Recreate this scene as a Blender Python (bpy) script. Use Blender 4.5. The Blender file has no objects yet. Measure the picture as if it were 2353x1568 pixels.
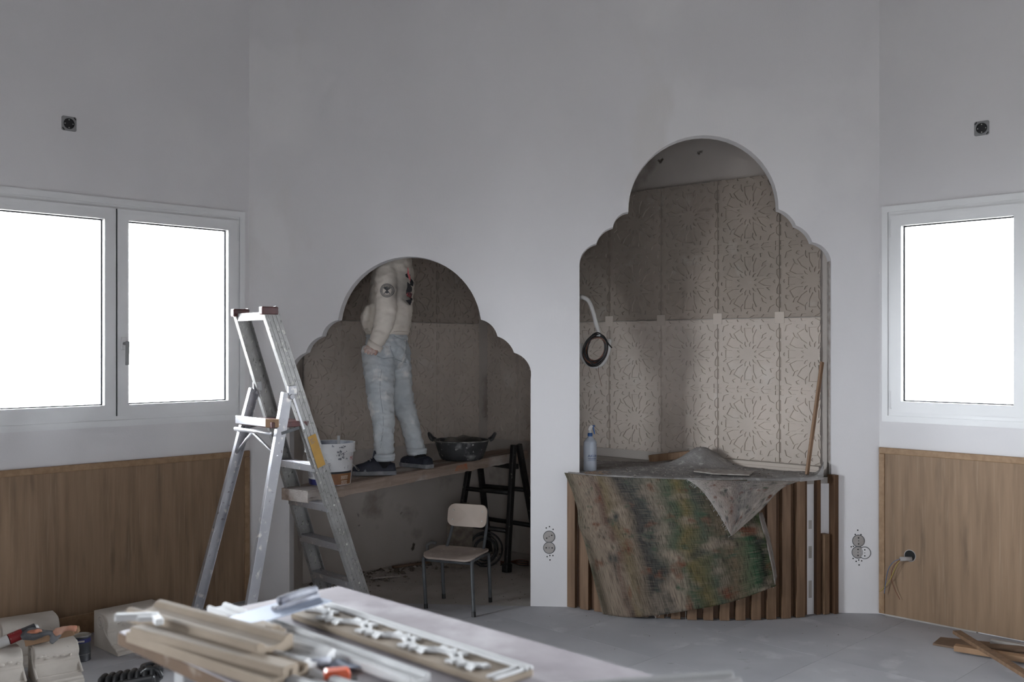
import bpy, bmesh, math, random
from mathutils import Vector as V, Matrix, noise as mnoise
from mathutils.bvhtree import BVHTree
from mathutils.geometry import delaunay_2d_cdt
random.seed(7)
S = bpy.context.scene
COL = S.collection
PI = math.pi
F = 35 / 36 * 2353          # focal length in pixels of the 2353 px wide frame
CAMZ, CX, HY = 1.55, 1176.5, 800.0

# ---------------------------------------------------------------- camera, sky, exposure
cd = bpy.data.cameras.new('camera'); cam = bpy.data.objects.new('camera', cd); COL.objects.link(cam)
cam.location = (0, 0, CAMZ); cam.rotation_euler = (PI / 2, 0, 0)
cd.lens = 35; cd.sensor_width = 36; cd.shift_y = (HY - 784) / 2353
cd.clip_start = 0.05; cd.dof.use_dof = True; cd.dof.focus_distance = 6.1; cd.dof.aperture_fstop = 2.4
S.camera = cam
S.view_settings.view_transform = 'Standard'; S.view_settings.look = 'None'
S.view_settings.gamma = 1; S.view_settings.use_curve_mapping = False
S.view_settings.exposure = 1.42
S.cycles.diffuse_bounces = 8; S.cycles.max_bounces = 12; S.cycles.transparent_max_bounces = 12
S.cycles.caustics_reflective = False; S.cycles.caustics_refractive = False
SKY = 30
w = bpy.data.worlds.new('overcast_sky'); S.world = w; w.use_nodes = True
nt = w.node_tree; bg = nt.nodes['Background']
tc = nt.nodes.new('ShaderNodeTexCoord'); sx = nt.nodes.new('ShaderNodeSeparateXYZ')
rp = nt.nodes.new('ShaderNodeValToRGB')
nt.links.new(tc.outputs['Generated'], sx.inputs[0])
ma = nt.nodes.new('ShaderNodeMath'); ma.operation = 'MULTIPLY_ADD'; ma.inputs[1].default_value = .5; ma.inputs[2].default_value = .5
nt.links.new(sx.outputs['Z'], ma.inputs[0]); nt.links.new(ma.outputs[0], rp.inputs[0])
rp.color_ramp.elements[0].position = .44; rp.color_ramp.elements[0].color = (.10, .10, .095, 1)
rp.color_ramp.elements[1].position = .54; rp.color_ramp.elements[1].color = (.88, .94, 1.0, 1)
nt.links.new(rp.outputs[0], bg.inputs[0]); bg.inputs[1].default_value = SKY

# ---------------------------------------------------------------- projection helpers (measured pixel -> place)
def ray(x, y): return V(((x - CX) / F, 1.0, (HY - y) / F))
def at(x, y, Y): d = ray(x, y); return V((d.x * Y, Y, CAMZ + d.z * Y))
def onz(x, y, z): return at(x, y, (CAMZ - z) * F / (y - HY))
def onplane(x, y, p, n):
    d = ray(x, y); o = V((0, 0, CAMZ)); t = (V(p) - o).dot(n) / d.dot(n); return o + d * t

# ---------------------------------------------------------------- materials
def M(name, col, rough=.6, metal=0, var=None, vscale=4, stretch=(1, 1, 1), detail=4, lo=.35, hi=.65,
      spots=(), bump=0, bscale=60, bstretch=None, spec=.5, trans=0, coords='Object', rotz=0):
    m = bpy.data.materials.new(name); m.use_nodes = True; n = m.node_tree; b = n.nodes['Principled BSDF']
    b.inputs['Roughness'].default_value = rough; b.inputs['Metallic'].default_value = metal
    b.inputs['Specular IOR Level'].default_value = spec
    if trans: b.inputs['Transmission Weight'].default_value = trans
    L = n.links.new
    t = n.nodes.new('ShaderNodeTexCoord'); oi = n.nodes.new('ShaderNodeObjectInfo')
    off = n.nodes.new('ShaderNodeVectorMath'); off.operation = 'MULTIPLY_ADD'
    L(oi.outputs['Random'], off.inputs[0]); off.inputs[1].default_value = (13, 7, 9); L(t.outputs[coords], off.inputs[2])
    vec = off.outputs[0]
    if rotz:
        vr = n.nodes.new('ShaderNodeVectorRotate'); vr.rotation_type = 'Z_AXIS'; vr.inputs['Angle'].default_value = rotz; L(vec, vr.inputs['Vector']); vec = vr.outputs[0]
    def nz(scale, st, det=detail):
        mp = n.nodes.new('ShaderNodeMapping'); mp.inputs['Scale'].default_value = st; L(vec, mp.inputs[0])
        q = n.nodes.new('ShaderNodeTexNoise'); q.inputs['Scale'].default_value = scale; q.inputs['Detail'].default_value = det
        L(mp.outputs[0], q.inputs['Vector']); return q.outputs['Fac']
    cur = None
    def rampf(fac, a, c):
        r = n.nodes.new('ShaderNodeMapRange'); r.inputs[1].default_value = a; r.inputs[2].default_value = c
        L(fac, r.inputs[0]); return r.outputs[0]
    def mix(fac, a, c):
        x = n.nodes.new('ShaderNodeMix'); x.data_type = 'RGBA'; L(fac, x.inputs[0])
        if hasattr(a, 'is_output'): L(a, x.inputs[6])
        else: x.inputs[6].default_value = (*a, 1)
        x.inputs[7].default_value = (*c, 1); return x.outputs[2]
    cur = col
    if var: cur = mix(rampf(nz(vscale, stretch), lo, hi), cur, var)
    for (c2, sc, a, c, *st) in spots:
        cur = mix(rampf(nz(sc, st[0] if st else (1, 1, 1), 6), a, c), cur, c2)
    if hasattr(cur, 'is_output'): L(cur, b.inputs['Base Color'])
    else: b.inputs['Base Color'].default_value = (*cur, 1)
    if bump:
        bp = n.nodes.new('ShaderNodeBump'); bp.inputs['Strength'].default_value = bump; bp.inputs['Distance'].default_value = .01
        L(nz(bscale, bstretch or stretch, 5), bp.inputs['Height']); L(bp.outputs[0], b.inputs['Normal'])
    return m
DUST = (.42, .40, .385)
m_wall = M('white_plaster', (.70, .685, .69), .85, var=(.66, .645, .65), vscale=1.3, detail=5, spots=[((.71, .695, .695), .9, .56, .64)], bump=.05, bscale=90, spec=.2)
m_far = M('fresh_plaster', (.70, .685, .69), .85, var=(.665, .65, .655), vscale=1.1, detail=5, stretch=(1.5, 1, .8),
          spots=[((.725, .71, .71), .9, .54, .62), ((.665, .645, .635), 1.6, .64, .70, (1, 1, .5))], bump=.06, bscale=80, spec=.2)
m_niche = M('niche_plaster', (.48, .435, .40), .9, var=(.42, .38, .345), vscale=2, spots=[((.1, .085, .07), 9, .70, .74), ((.30, .26, .23), 3, .6, .7)], bump=.08, bscale=70, spec=.15)
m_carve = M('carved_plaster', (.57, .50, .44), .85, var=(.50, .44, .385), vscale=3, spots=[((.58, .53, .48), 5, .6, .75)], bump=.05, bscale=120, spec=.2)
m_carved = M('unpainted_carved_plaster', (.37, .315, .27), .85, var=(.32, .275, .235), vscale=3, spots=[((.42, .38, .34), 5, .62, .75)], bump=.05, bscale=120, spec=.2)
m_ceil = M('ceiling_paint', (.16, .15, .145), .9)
m_floor = M('dusty_floor', (.46, .46, .48), .75, var=(.39, .39, .41), vscale=2.2, detail=8, spots=[((.60, .60, .61), 5, .58, .8), ((.32, .32, .32), 11, .68, .78)], bump=.06, bscale=50, spec=.3)
m_nfloor = M('dusty_concrete', (.52, .485, .455), .9, var=(.42, .39, .36), vscale=4, detail=8, spots=[((.45, .42, .39), 9, .6, .75)], bump=.25, bscale=40, spec=.2)
m_frame = M('white_aluminium', (.74, .74, .74), .35, var=(.70, .70, .70), vscale=3, spec=.5)
m_rubber = M('black_gasket', (.015, .015, .02), .6)
m_lam = M('oak_laminate', (.29, .193, .12), .55, var=(.205, .133, .08), vscale=3, stretch=(9, 9, .7), detail=7, lo=.3, hi=.7,
          spots=[((.15, .10, .062), 2.4, .60, .80, (7, 7, .9)), ((.32, .23, .155), 6, .58, .8, (14, 14, .5))], bump=.05, bscale=40, bstretch=(8, 8, .3), spec=.3)
m_oak = M('oak_trim', (.33, .215, .125), .5, var=(.25, .155, .085), vscale=5, stretch=(6, 6, 6), detail=6, spec=.3)
m_slat = M('walnut_slat', (.205, .125, .074), .5, var=(.135, .08, .046), vscale=4, stretch=(10, 10, .8), detail=7, spots=[((.10, .05, .026), 5, .62, .8, (9, 9, .6))], bump=.05, bscale=50, bstretch=(8, 8, .4), spec=.35)
m_slatd = M('walnut_backing', (.11, .058, .03), .55, var=(.075, .038, .02), vscale=4, stretch=(10, 10, .8), detail=6, spec=.3)
m_plank = M('weathered_plank', (.36, .285, .235), .85, var=(.24, .18, .145), vscale=3, stretch=(.6, 12, 12), detail=8, spots=[((.50, .46, .43), 4, .50, .66, (.6, 1.5, 1.5)), ((.06, .042, .03), 3, .64, .72, (.4, 12, 12))], bump=.5, bscale=14, bstretch=(.5, 10, 10), spec=.15, rotz=-.95)
m_plankend = M('plank_spray_mark', (.42, .13, .06), .85, var=(.30, .2, .14), vscale=30)
m_alu = M('aluminium', (.40, .40, .42), .38, .7, var=(.32, .32, .34), vscale=6, spots=[((.62, .60, .57), 22, .60, .68), ((.16, .15, .15), 30, .66, .72)], bump=.08, bscale=40)
m_alud = M('painted_aluminium', (.30, .295, .29), .5, .4, var=(.23, .225, .22), vscale=9, spots=[((.42, .40, .37), 62, .61, .67, (1, 1, .6)), ((.09, .085, .08), 75, .62, .68, (1, 1, .6))], bump=.2, bscale=60)
m_aluclean = M('bright_aluminium', (.75, .75, .78), .3, .8)
m_red = M('red_plastic', (.085, .016, .015), .5, var=(.05, .012, .012), vscale=25, spots=[((.4, .36, .33), 40, .68, .74)])
m_yel = M('yellow_sticker', (.42, .23, .02), .5, var=(.34, .18, .015), vscale=20, spots=[((.7, .68, .6), 30, .68, .75)])
m_black = M('black_paint', (.012, .011, .011), .4, var=(.02, .018, .017), vscale=20, spots=[((.17, .155, .14), 35, .66, .74)], spec=.4)
m_dark = M('dark_void', (.006, .006, .006), .8)
m_chairw = M('pale_laminate', (.50, .42, .355), .45, var=(.44, .365, .305), vscale=6, spots=[((.25, .20, .16), 14, .72, .78)], spec=.35)
m_seat = M('dusty_seat', (.40, .33, .285), .6, var=(.31, .25, .215), vscale=9, spots=[((.55, .51, .48), 25, .62, .72)])
m_tube = M('dark_grey_tube', (.055, .06, .066), .45, var=(.085, .09, .095), vscale=14, spec=.4)
m_screw = M('screw_metal', (.6, .6, .58), .3, .9)
m_jean = M('light_denim', (.54, .565, .575), .9, var=(.43, .465, .49), vscale=7, detail=6, spots=[((.70, .69, .67), 9, .58, .7), ((.38, .41, .44), 6, .68, .78)], bump=.25, bscale=55, spec=.15)
m_hood = M('off_white_fleece', (.68, .625, .555), .95, var=(.59, .535, .475), vscale=5, detail=6, spots=[((.40, .34, .29), 12, .70, .78)], bump=.2, bscale=45, spec=.1)
m_seam = M('denim_seam', (.22, .245, .27), .9)
m_skin = M('skin', (.42, .24, .19), .55, var=(.55, .47, .43), vscale=25, spec=.35)
m_hair = M('dark_hair', (.02, .015, .012), .6, bump=.4, bscale=120)
m_print = M('black_print', (.03, .03, .035), .9)
m_emb = M('grey_print', (.12, .12, .125), .9)
m_redp = M('red_print', (.25, .03, .04), .9, var=(.35, .1, .1), vscale=60)
m_shoe = M('navy_shoe', (.008, .010, .019), .65, var=(.014, .017, .03), vscale=20, spots=[((.36, .38, .42), 16, .62, .74)], bump=.15, bscale=90)
m_sole = M('dusty_sole', (.15, .155, .17), .7, var=(.24, .24, .25), vscale=22)
m_sock = M('black_sock', (.006, .006, .007), .95)
m_bucket = M('bucket_white', (.62, .615, .62), .45, var=(.55, .545, .545), vscale=8, spots=[((.12, .12, .16), 26, .69, .73)])
m_bnavy = M('bucket_navy', (.022, .024, .12), .45, spots=[((.6, .6, .62), 20, .72, .76)])
m_bbrown = M('bucket_brown', (.17, .065, .022), .5, var=(.30, .15, .05), vscale=7)
m_paint = M('wet_paint_inside', (.07, .085, .12), .35, var=(.35, .37, .42), vscale=12)
m_tub = M('mortar_tub', (.022, .022, .024), .6, var=(.055, .055, .056), vscale=9, detail=7, spots=[((.30, .30, .30), 11, .56, .74), ((.42, .41, .39), 34, .64, .72)], bump=.2, bscale=40)
m_tubrim = M('tub_rim', (.06, .06, .06), .7, var=(.33, .32, .30), vscale=16)
m_mort = M('mortar', (.24, .215, .19), .9, var=(.05, .045, .04), vscale=7, bump=.6, bscale=25)
m_txt = M('grey_lettering', (.16, .16, .18), .7)
m_txtred = M('red_lettering', (.40, .025, .03), .6)
m_txtblue = M('blue_lettering', (.02, .05, .22), .6)
m_txtwhite = M('white_lettering', (.65, .6, .52), .6)
m_bottle = M('translucent_bottle', (.42, .46, .53), .4, var=(.5, .54, .6), vscale=4, spec=.5)
m_blue = M('blue_plastic', (.015, .08, .26), .4)
m_whitep = M('white_plastic', (.68, .67, .65), .45, var=(.60, .59, .57), vscale=12)
m_greyp = M('grey_plastic', (.27, .27, .275), .5, var=(.22, .22, .22), vscale=30)
m_disc = M('grey_cover', (.31, .285, .27), .7, var=(.36, .335, .32), vscale=20)
m_blackp = M('black_plastic', (.012, .012, .013), .35)
m_cable = M('black_cable', (.01, .009, .009), .4)
m_copper = M('brown_cable', (.16, .045, .02), .45)
m_wireb = M('blue_wire', (.09, .13, .22), .5)
m_wirey = M('yellow_wire', (.45, .36, .06), .5)
m_dust = M('dust_sheet', (.36, .345, .335), .95, var=(.27, .255, .245), vscale=5, detail=9, spots=[((.48, .46, .44), 22, .56, .68), ((.2, .18, .165), 4, .62, .75)], bump=.5, bscale=60, spec=.1)
m_rubble = M('plaster_rubble', (.45, .42, .39), .9, var=(.3, .26, .23), vscale=30)
m_rubdark = M('dirt', (.20, .165, .135), .95, var=(.1, .08, .065), vscale=20)
m_batten = M('batten_wood', (.27, .16, .09), .6, var=(.19, .105, .055), vscale=4, stretch=(8, 8, .8), detail=6)
m_board = M('grey_board', (.40, .375, .35), .8, var=(.32, .29, .265), vscale=9)
m_table = M('work_table_top', (.265, .24, .25), .7, var=(.19, .165, .18), vscale=4, detail=7, spots=[((.36, .34, .35), 5, .5, .7), ((.20, .155, .125), 3.3, .66, .74)], bump=.08, bscale=60, spec=.3)
m_edge = M('raw_board_edge', (.055, .028, .010), .8, var=(.08, .042, .018), vscale=7, spots=[((.24, .20, .16), 9, .56, .70)])
m_cast = M('cast_plaster', (.235, .19, .145), .8, var=(.19, .15, .112), vscale=6, spots=[((.18, .12, .075), 4, .66, .76)], spec=.25)
m_castw = M('white_cast_plaster', (.52, .52, .52), .7, var=(.44, .44, .44), vscale=10, spec=.3)
m_corb = M('plaster_corbel', (.60, .555, .50), .85, var=(.52, .475, .425), vscale=7, bump=.15, bscale=40, spec=.2)
m_steel = M('steel_blade', (.24, .28, .36), .62, .2, var=(.24, .27, .34), vscale=8)
m_handle = M('plaster_caked_handle', (.09, .09, .115), .6, var=(.3, .31, .35), vscale=14)
m_orange = M('orange_plastic', (.45, .06, .012), .45, var=(.5, .07, .015), vscale=12)
m_glove = M('orange_glove', (.50, .19, .11), .9, var=(.44, .27, .2), vscale=9, bump=.3, bscale=70)
m_gloved = M('grey_glove_palm', (.085, .088, .095), .8, var=(.15, .15, .155), vscale=14)
m_tubered = M('red_label', (.26, .02, .022), .45)
m_canb = M('paint_can', (.075, .08, .085), .4, .3, var=(.05, .052, .06), vscale=12)
m_tin = M('tin_lid', (.36, .345, .31), .45, .5, var=(.26, .25, .22), vscale=14)
m_gtimb = M('brown_offcut', (.20, .13, .085), .65, var=(.145, .09, .055), vscale=5, stretch=(3, 3, 3), detail=6)
m_gtimbl = M('light_offcut', (.36, .22, .125), .65, var=(.28, .165, .09), vscale=7)
# window glass: light passes, faint reflection
m_glass = bpy.data.materials.new('window_glass'); m_glass.use_nodes = True
n = m_glass.node_tree; n.nodes.clear(); o = n.nodes.new('ShaderNodeOutputMaterial'); tr = n.nodes.new('ShaderNodeBsdfTransparent')
gl = n.nodes.new('ShaderNodeBsdfGlossy'); gl.inputs['Roughness'].default_value = .03; mx = n.nodes.new('ShaderNodeMixShader'); fr = n.nodes.new('ShaderNodeFresnel')
fr.inputs[0].default_value = 1.45; n.links.new(fr.outputs[0], mx.inputs[0]); n.links.new(tr.outputs[0], mx.inputs[1]); n.links.new(gl.outputs[0], mx.inputs[2]); n.links.new(mx.outputs[0], o.inputs[0])
# painted cloth: bands of colour printed across the weave (uses the cloth's own UV)
def cloth_mat(name, bands, grey):
    m = bpy.data.materials.new(name); m.use_nodes = True; n = m.node_tree; b = n.nodes['Principled BSDF']; L = n.links.new
    b.inputs['Roughness'].default_value = .95; b.inputs['Specular IOR Level'].default_value = .1
    uv = n.nodes.new('ShaderNodeTexCoord'); sp = n.nodes.new('ShaderNodeSeparateXYZ'); L(uv.outputs['UV'], sp.inputs[0])
    def nz(sc, det, st):
        mp = n.nodes.new('ShaderNodeMapping'); mp.inputs['Scale'].default_value = st; L(uv.outputs['UV'], mp.inputs[0])
        q = n.nodes.new('ShaderNodeTexNoise'); q.inputs['Scale'].default_value = sc; q.inputs['Detail'].default_value = det; L(mp.outputs[0], q.inputs['Vector']); return q.outputs['Fac']
    a = n.nodes.new('ShaderNodeMath'); a.operation = 'MULTIPLY_ADD'; L(nz(3.5, 5, (1, .7, 1)), a.inputs[0]); a.inputs[1].default_value = .2; L(sp.outputs['X'], a.inputs[2])
    s2 = n.nodes.new('ShaderNodeMath'); s2.operation = 'SUBTRACT'; L(a.outputs[0], s2.inputs[0]); s2.inputs[1].default_value = .10
    r = n.nodes.new('ShaderNodeValToRGB'); L(s2.outputs[0], r.inputs[0])
    els = r.color_ramp.elements
    els[0].position, els[0].color = bands[0][0], (*bands[0][1], 1); els[1].position, els[1].color = bands[-1][0], (*bands[-1][1], 1)
    for p, c in bands[1:-1]: e = els.new(p); e.color = (*c, 1)
    def mixc(f, x, c, lo, hi):
        k = n.nodes.new('ShaderNodeMapRange'); k.inputs[1].default_value = lo; k.inputs[2].default_value = hi; L(f, k.inputs[0])
        q = n.nodes.new('ShaderNodeMix'); q.data_type = 'RGBA'; L(k.outputs[0], q.inputs[0]); L(x, q.inputs[6]); q.inputs[7].default_value = (*c, 1); return q.outputs[2]
    c = mixc(nz(6, 9, (1, .8, 1)), r.outputs[0], grey, .50, .66)
    c = mixc(nz(7, 8, (1.3, 1, 1)), c, (.12, .05, .03), .58, .70)
    c = mixc(nz(4.2, 8, (1.6, 1.0, 1)), c, (.03, .036, .036), .56, .70)
    c = mixc(nz(11, 9, (1, 1, 1)), c, (.05, .075, .05), .60, .72)
    c = mixc(nz(210, 3, (.07, 1, 1)), c, grey, .48, 1.0); c = mixc(nz(210, 3, (1, .07, 1)), c, (.015, .014, .011), .46, .82)
    L(c, b.inputs['Base Color'])
    bp = n.nodes.new('ShaderNodeBump'); bp.inputs['Strength'].default_value = .4; bp.inputs['Distance'].default_value = .004; L(nz(110, 3, (1, 1, 1)), bp.inputs['Height']); L(bp.outputs[0], b.inputs['Normal'])
    return m
m_cloth = cloth_mat('painted_cloth', [(0, (.11, .10, .07)), (.07, (.21, .17, .13)), (.19, (.20, .155, .12)), (.25, (.10, .062, .05)), (.31, (.14, .11, .065)), (.39, (.17, .135, .10)), (.45, (.045, .042, .04)), (.51, (.055, .058, .053)), (.57, (.12, .11, .085)), (.64, (.06, .078, .05)),
                      (.69, (.115, .095, .04)), (.75, (.058, .073, .052)), (.84, (.11, .085, .055)), (.92, (.03, .065, .035)), (.96, (.008, .012, .009)), (1, (.05, .07, .03))], (.225, .18, .14))
m_flap = cloth_mat('cloth_underside', [(0, (.33, .31, .29)), (.3, (.24, .19, .165)), (.55, (.15, .14, .135)), (.8, (.24, .205, .18)), (1, (.31, .28, .25))], (.32, .285, .25))

# ---------------------------------------------------------------- mesh helpers
class MB:
    def __init__(s): s.v, s.f, s.mi, s.uv = [], [], [], None
    def add(s, vs, fs, mi=0):
        o = len(s.v); s.v += [V(p) for p in vs]; s.f += [tuple(i + o for i in f) for f in fs]; s.mi += [mi] * len(fs); return s
    def box(s, c, sz, m=None, mi=0):
        m = m or Matrix.Identity(3); c = V(c)
        vs = [c + m @ V((x * sz[0] / 2, y * sz[1] / 2, z * sz[2] / 2)) for x in (-1, 1) for y in (-1, 1) for z in (-1, 1)]
        return s.add(vs, [(0, 1, 3, 2), (4, 6, 7, 5), (0, 4, 5, 1), (2, 3, 7, 6), (0, 2, 6, 4), (1, 5, 7, 3)], mi)
    def bar(s, a, b, wd, ht, side=(0, 0, 1), mi=0):      # box from a to b; ht is along `side`, wd across it
        a, b = V(a), V(b); x = (b - a).normalized(); z = V(side); z = (z - x * z.dot(x)).normalized(); y = z.cross(x)
        return s.box((a + b) / 2, ((b - a).length, wd, ht), Matrix((x, y, z)).transposed(), mi)
    def loft(s, rings, cap=True, mi=0, closed=True):
        k = len(rings[0]); o = len(s.v)
        for r in rings: s.v += [V(p) for p in r]
        for i in range(len(rings) - 1):
            for j in range(k if closed else k - 1):
                a = o + i * k + j; b = o + i * k + (j + 1) % k; s.f.append((a, b, b + k, a + k)); s.mi.append(mi)
        if cap and closed:
            s.f.append(tuple(o + j for j in reversed(range(k)))); s.mi.append(mi)
            s.f.append(tuple(o + (len(rings) - 1) * k + j for j in range(k))); s.mi.append(mi)
        return s
    def tube(s, pts, r, seg=8, mi=0, cap=True):
        pts = [V(p) for p in pts]; rs = r if isinstance(r, (list, tuple)) else [r] * len(pts); rings = []; up = None
        for i, p in enumerate(pts):
            t = (pts[min(i + 1, len(pts) - 1)] - pts[max(i - 1, 0)]).normalized()
            if up is None: up = t.orthogonal().normalized()
            up = (up - t * up.dot(t)).normalized(); q = t.cross(up)
            rings.append([p + (up * math.cos(a) + q * math.sin(a)) * rs[i] for a in (2 * PI * j / seg for j in range(seg))])
        return s.loft(rings, cap, mi)
    def lathe(s, prof, c=(0, 0, 0), seg=24, m=None, mi=0, cap=False):
        m = m or Matrix.Identity(3); c = V(c)
        return s.loft([[c + m @ V((r * math.cos(2 * PI * j / seg), r * math.sin(2 * PI * j / seg), z)) for j in range(seg)] for r, z in prof], cap, mi)
    def prism(s, poly, o, ux, uy, un, d, mi=0):          # 2-D outline extruded by d along un
        o, ux, uy, un = V(o), V(ux), V(uy), V(un); a = [o + ux * x + uy * y for x, y in poly]
        return s.loft([a, [p + un * d for p in a]], True, mi)
    def grid(s, fn, nu, nv, mi=0):
        o = len(s.v); uv = []
        for j in range(nv + 1):
            for i in range(nu + 1): s.v.append(V(fn(i / nu, j / nv))); uv.append((i / nu, j / nv))
        for j in range(nv):
            for i in range(nu):
                a = o + j * (nu + 1) + i; s.f.append((a, a + 1, a + nu + 2, a + nu + 1)); s.mi.append(mi)
        s.uv = uv; return s
def link(o, parent=None):
    COL.objects.link(o)
    if parent is not None:
        o.parent = parent; o.matrix_parent_inverse = Matrix.Translation(-PLOC[parent.name])
    return o
PLOC = {}
def obj(name, mb, mat, parent=None, smooth=False, bevel=0, solid=0, sub=0, kind=None, recalc=True, seg=2):
    me = bpy.data.meshes.new(name)
    xs = [p.x for p in mb.v]; ys = [p.y for p in mb.v]; zs = [p.z for p in mb.v]
    base = V(((min(xs) + max(xs)) / 2, (min(ys) + max(ys)) / 2, min(zs)))
    me.from_pydata([p - base for p in mb.v], [], mb.f)
    mats = mat if isinstance(mat, (list, tuple)) else [mat]
    for m in mats: me.materials.append(m)
    if len(mats) > 1: me.polygons.foreach_set('material_index', mb.mi)
    if mb.uv:
        l = me.uv_layers.new(name='UVMap')
        for lp in me.loops: l.data[lp.index].uv = mb.uv[lp.vertex_index]
    if recalc:
        bm = bmesh.new(); bm.from_mesh(me); bmesh.ops.recalc_face_normals(bm, faces=bm.faces); bm.to_mesh(me); bm.free()
    if smooth:
        me.polygons.foreach_set('use_smooth', [True] * len(me.polygons))
        if smooth != True: me.set_sharp_from_angle(angle=math.radians(smooth))
    ob = bpy.data.objects.new(name, me); ob.location = base; PLOC[ob.name] = base
    link(ob, parent)
    if solid: md = ob.modifiers.new('solid', 'SOLIDIFY'); md.thickness = solid; md.offset = 0
    if sub: md = ob.modifiers.new('sub', 'SUBSURF'); md.levels = md.render_levels = sub
    if bevel: md = ob.modifiers.new('bevel', 'BEVEL'); md.width = bevel; md.segments = seg; md.limit_method = 'ANGLE'; md.angle_limit = math.radians(40)
    if kind: ob['kind'] = kind
    return ob
def thing(name, label, cat, loc, group=None, kind=None):
    o = bpy.data.objects.new(name, None); o.location = loc; o.empty_display_size = .05; PLOC[o.name] = V(loc); COL.objects.link(o)
    if kind: o['kind'] = kind
    else: o['label'] = label; o['category'] = cat
    if group: o['group'] = group
    return o
def tag(o, label, cat, group=None):
    o['label'] = label; o['category'] = cat
    if group: o['group'] = group
    return o
def arc3(a, b, c, n=10):      # 2-D circle arc through three points
    ax, ay = a; bx, by = b; cx, cy = c
    d = 2 * (ax * (by - cy) + bx * (cy - ay) + cx * (ay - by))
    ux = ((ax**2 + ay**2) * (by - cy) + (bx**2 + by**2) * (cy - ay) + (cx**2 + cy**2) * (ay - by)) / d
    uy = ((ax**2 + ay**2) * (cx - bx) + (bx**2 + by**2) * (ax - cx) + (cx**2 + cy**2) * (bx - ax)) / d
    r = math.hypot(ax - ux, ay - uy); t0 = math.atan2(ay - uy, ax - ux); t1 = math.atan2(by - uy, bx - ux); t2 = math.atan2(cy - uy, cx - ux)
    def norm(t, ref):
        while t < ref: t += 2 * PI
        while t >= ref + 2 * PI: t -= 2 * PI
        return t
    p1, p2 = norm(t1, t0), norm(t2, t0)
    if p1 > p2: p2 -= 2 * PI
    return [(ux + r * math.cos(t0 + (p2 - t0) * i / n), uy + r * math.sin(t0 + (p2 - t0) * i / n)) for i in range(n + 1)]
def spline(pts, n=8):         # Catmull-Rom through points of any dimension
    pts = [V(p) for p in pts]; out = []
    for i in range(len(pts) - 1):
        p0, p1, p2, p3 = pts[max(i - 1, 0)], pts[i], pts[i + 1], pts[min(i + 2, len(pts) - 1)]
        for k in range(n):
            t = k / n; out.append(.5 * ((2 * p1) + (p2 - p0) * t + (2 * p0 - 5 * p1 + 4 * p2 - p3) * t * t + (3 * p1 - p0 - 3 * p2 + p3) * t**3))
    out.append(pts[-1]); return out
def samp(pts, t):
    t = max(0, min(1, t)) * (len(pts) - 1); i = min(int(t), len(pts) - 2); return pts[i].lerp(pts[i + 1], t - i)
def pip(x, y, q):
    r = False; j = len(q) - 1
    for i in range(len(q)):
        if (q[i][1] > y) != (q[j][1] > y) and x < (q[j][0] - q[i][0]) * (y - q[i][1]) / (q[j][1] - q[i][1]) + q[i][0]: r = not r
        j = i
    return r
def flat_fill(outer, holes, to3):   # planar outline with holes -> faces, by constrained triangulation
    pts, ed = [], []
    for lp in [outer] + holes:
        o = len(pts); k = len(lp); pts += [V((x, y)) for x, y in lp]; ed += [(o + i, o + (i + 1) % k) for i in range(k)]
    vs, _, fs, *_ = delaunay_2d_cdt(pts, ed, [], 0, 1e-7)
    bb = [(min(p[0] for p in h), max(p[0] for p in h), min(p[1] for p in h), max(p[1] for p in h), h) for h in holes]; keep = []
    for f in fs:
        x = sum(vs[i].x for i in f) / 3; y = sum(vs[i].y for i in f) / 3
        if pip(x, y, outer) and not any(a <= x <= b and c <= y <= d and pip(x, y, h) for a, b, c, d, h in bb): keep.append(tuple(f))
    return [to3(v.x, v.y, 0) for v in vs], keep
def slab(outer, holes, to3, d, mb=None):   # solid slab: front, back and the edges of every outline
    mb = mb or MB(); vs, fs = flat_fill(outer, holes, to3); mb.add(vs, fs)
    vb, fb = flat_fill(outer, holes, lambda x, y, z: to3(x, y, d)); mb.add(vb, fb)
    for lp in [outer] + holes:
        k = len(lp); a = [to3(x, y, 0) for x, y in lp]; b = [to3(x, y, d) for x, y in lp]; mb.loft([a, b], False)
    return mb
def rect(a, b, c, d): return [(a, c), (b, c), (b, d), (a, d)]
def textmesh(s, size):
    cu = bpy.data.curves.new('t', 'FONT'); cu.body = s; cu.size = size; cu.align_x = 'CENTER'; cu.align_y = 'CENTER'; cu.resolution_u = 3
    ob = bpy.data.objects.new('t', cu); COL.objects.link(ob); dg = bpy.context.evaluated_depsgraph_get(); me = bpy.data.meshes.new_from_object(ob.evaluated_get(dg))
    r = ([(v.co.x, v.co.y) for v in me.vertices], [tuple(p.vertices) for p in me.polygons]); bpy.data.objects.remove(ob); bpy.data.meshes.remove(me); return r
def bvh_of(ob):
    dg = bpy.context.evaluated_depsgraph_get(); e = ob.evaluated_get(dg); me = e.to_mesh(); mw = Matrix.Translation(PLOC[ob.name])
    t = BVHTree.FromPolygons([mw @ v.co for v in me.vertices], [tuple(p.vertices) for p in me.polygons]); e.to_mesh_clear(); return t
def drape(mb, flat, o, ux, uy, bvh, off=.002):    # lay a flat print onto a surface
    vs2, fs = flat; o, ux, uy = V(o), V(ux).normalized(), V(uy).normalized(); nrm = ux.cross(uy); out = []
    for x, y in vs2:
        p = o + ux * x + uy * y; h = bvh.ray_cast(p + nrm * .4, -nrm, .8)[0]; out.append((h if h else p) + nrm * off)
    return mb.add(out, fs)
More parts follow.
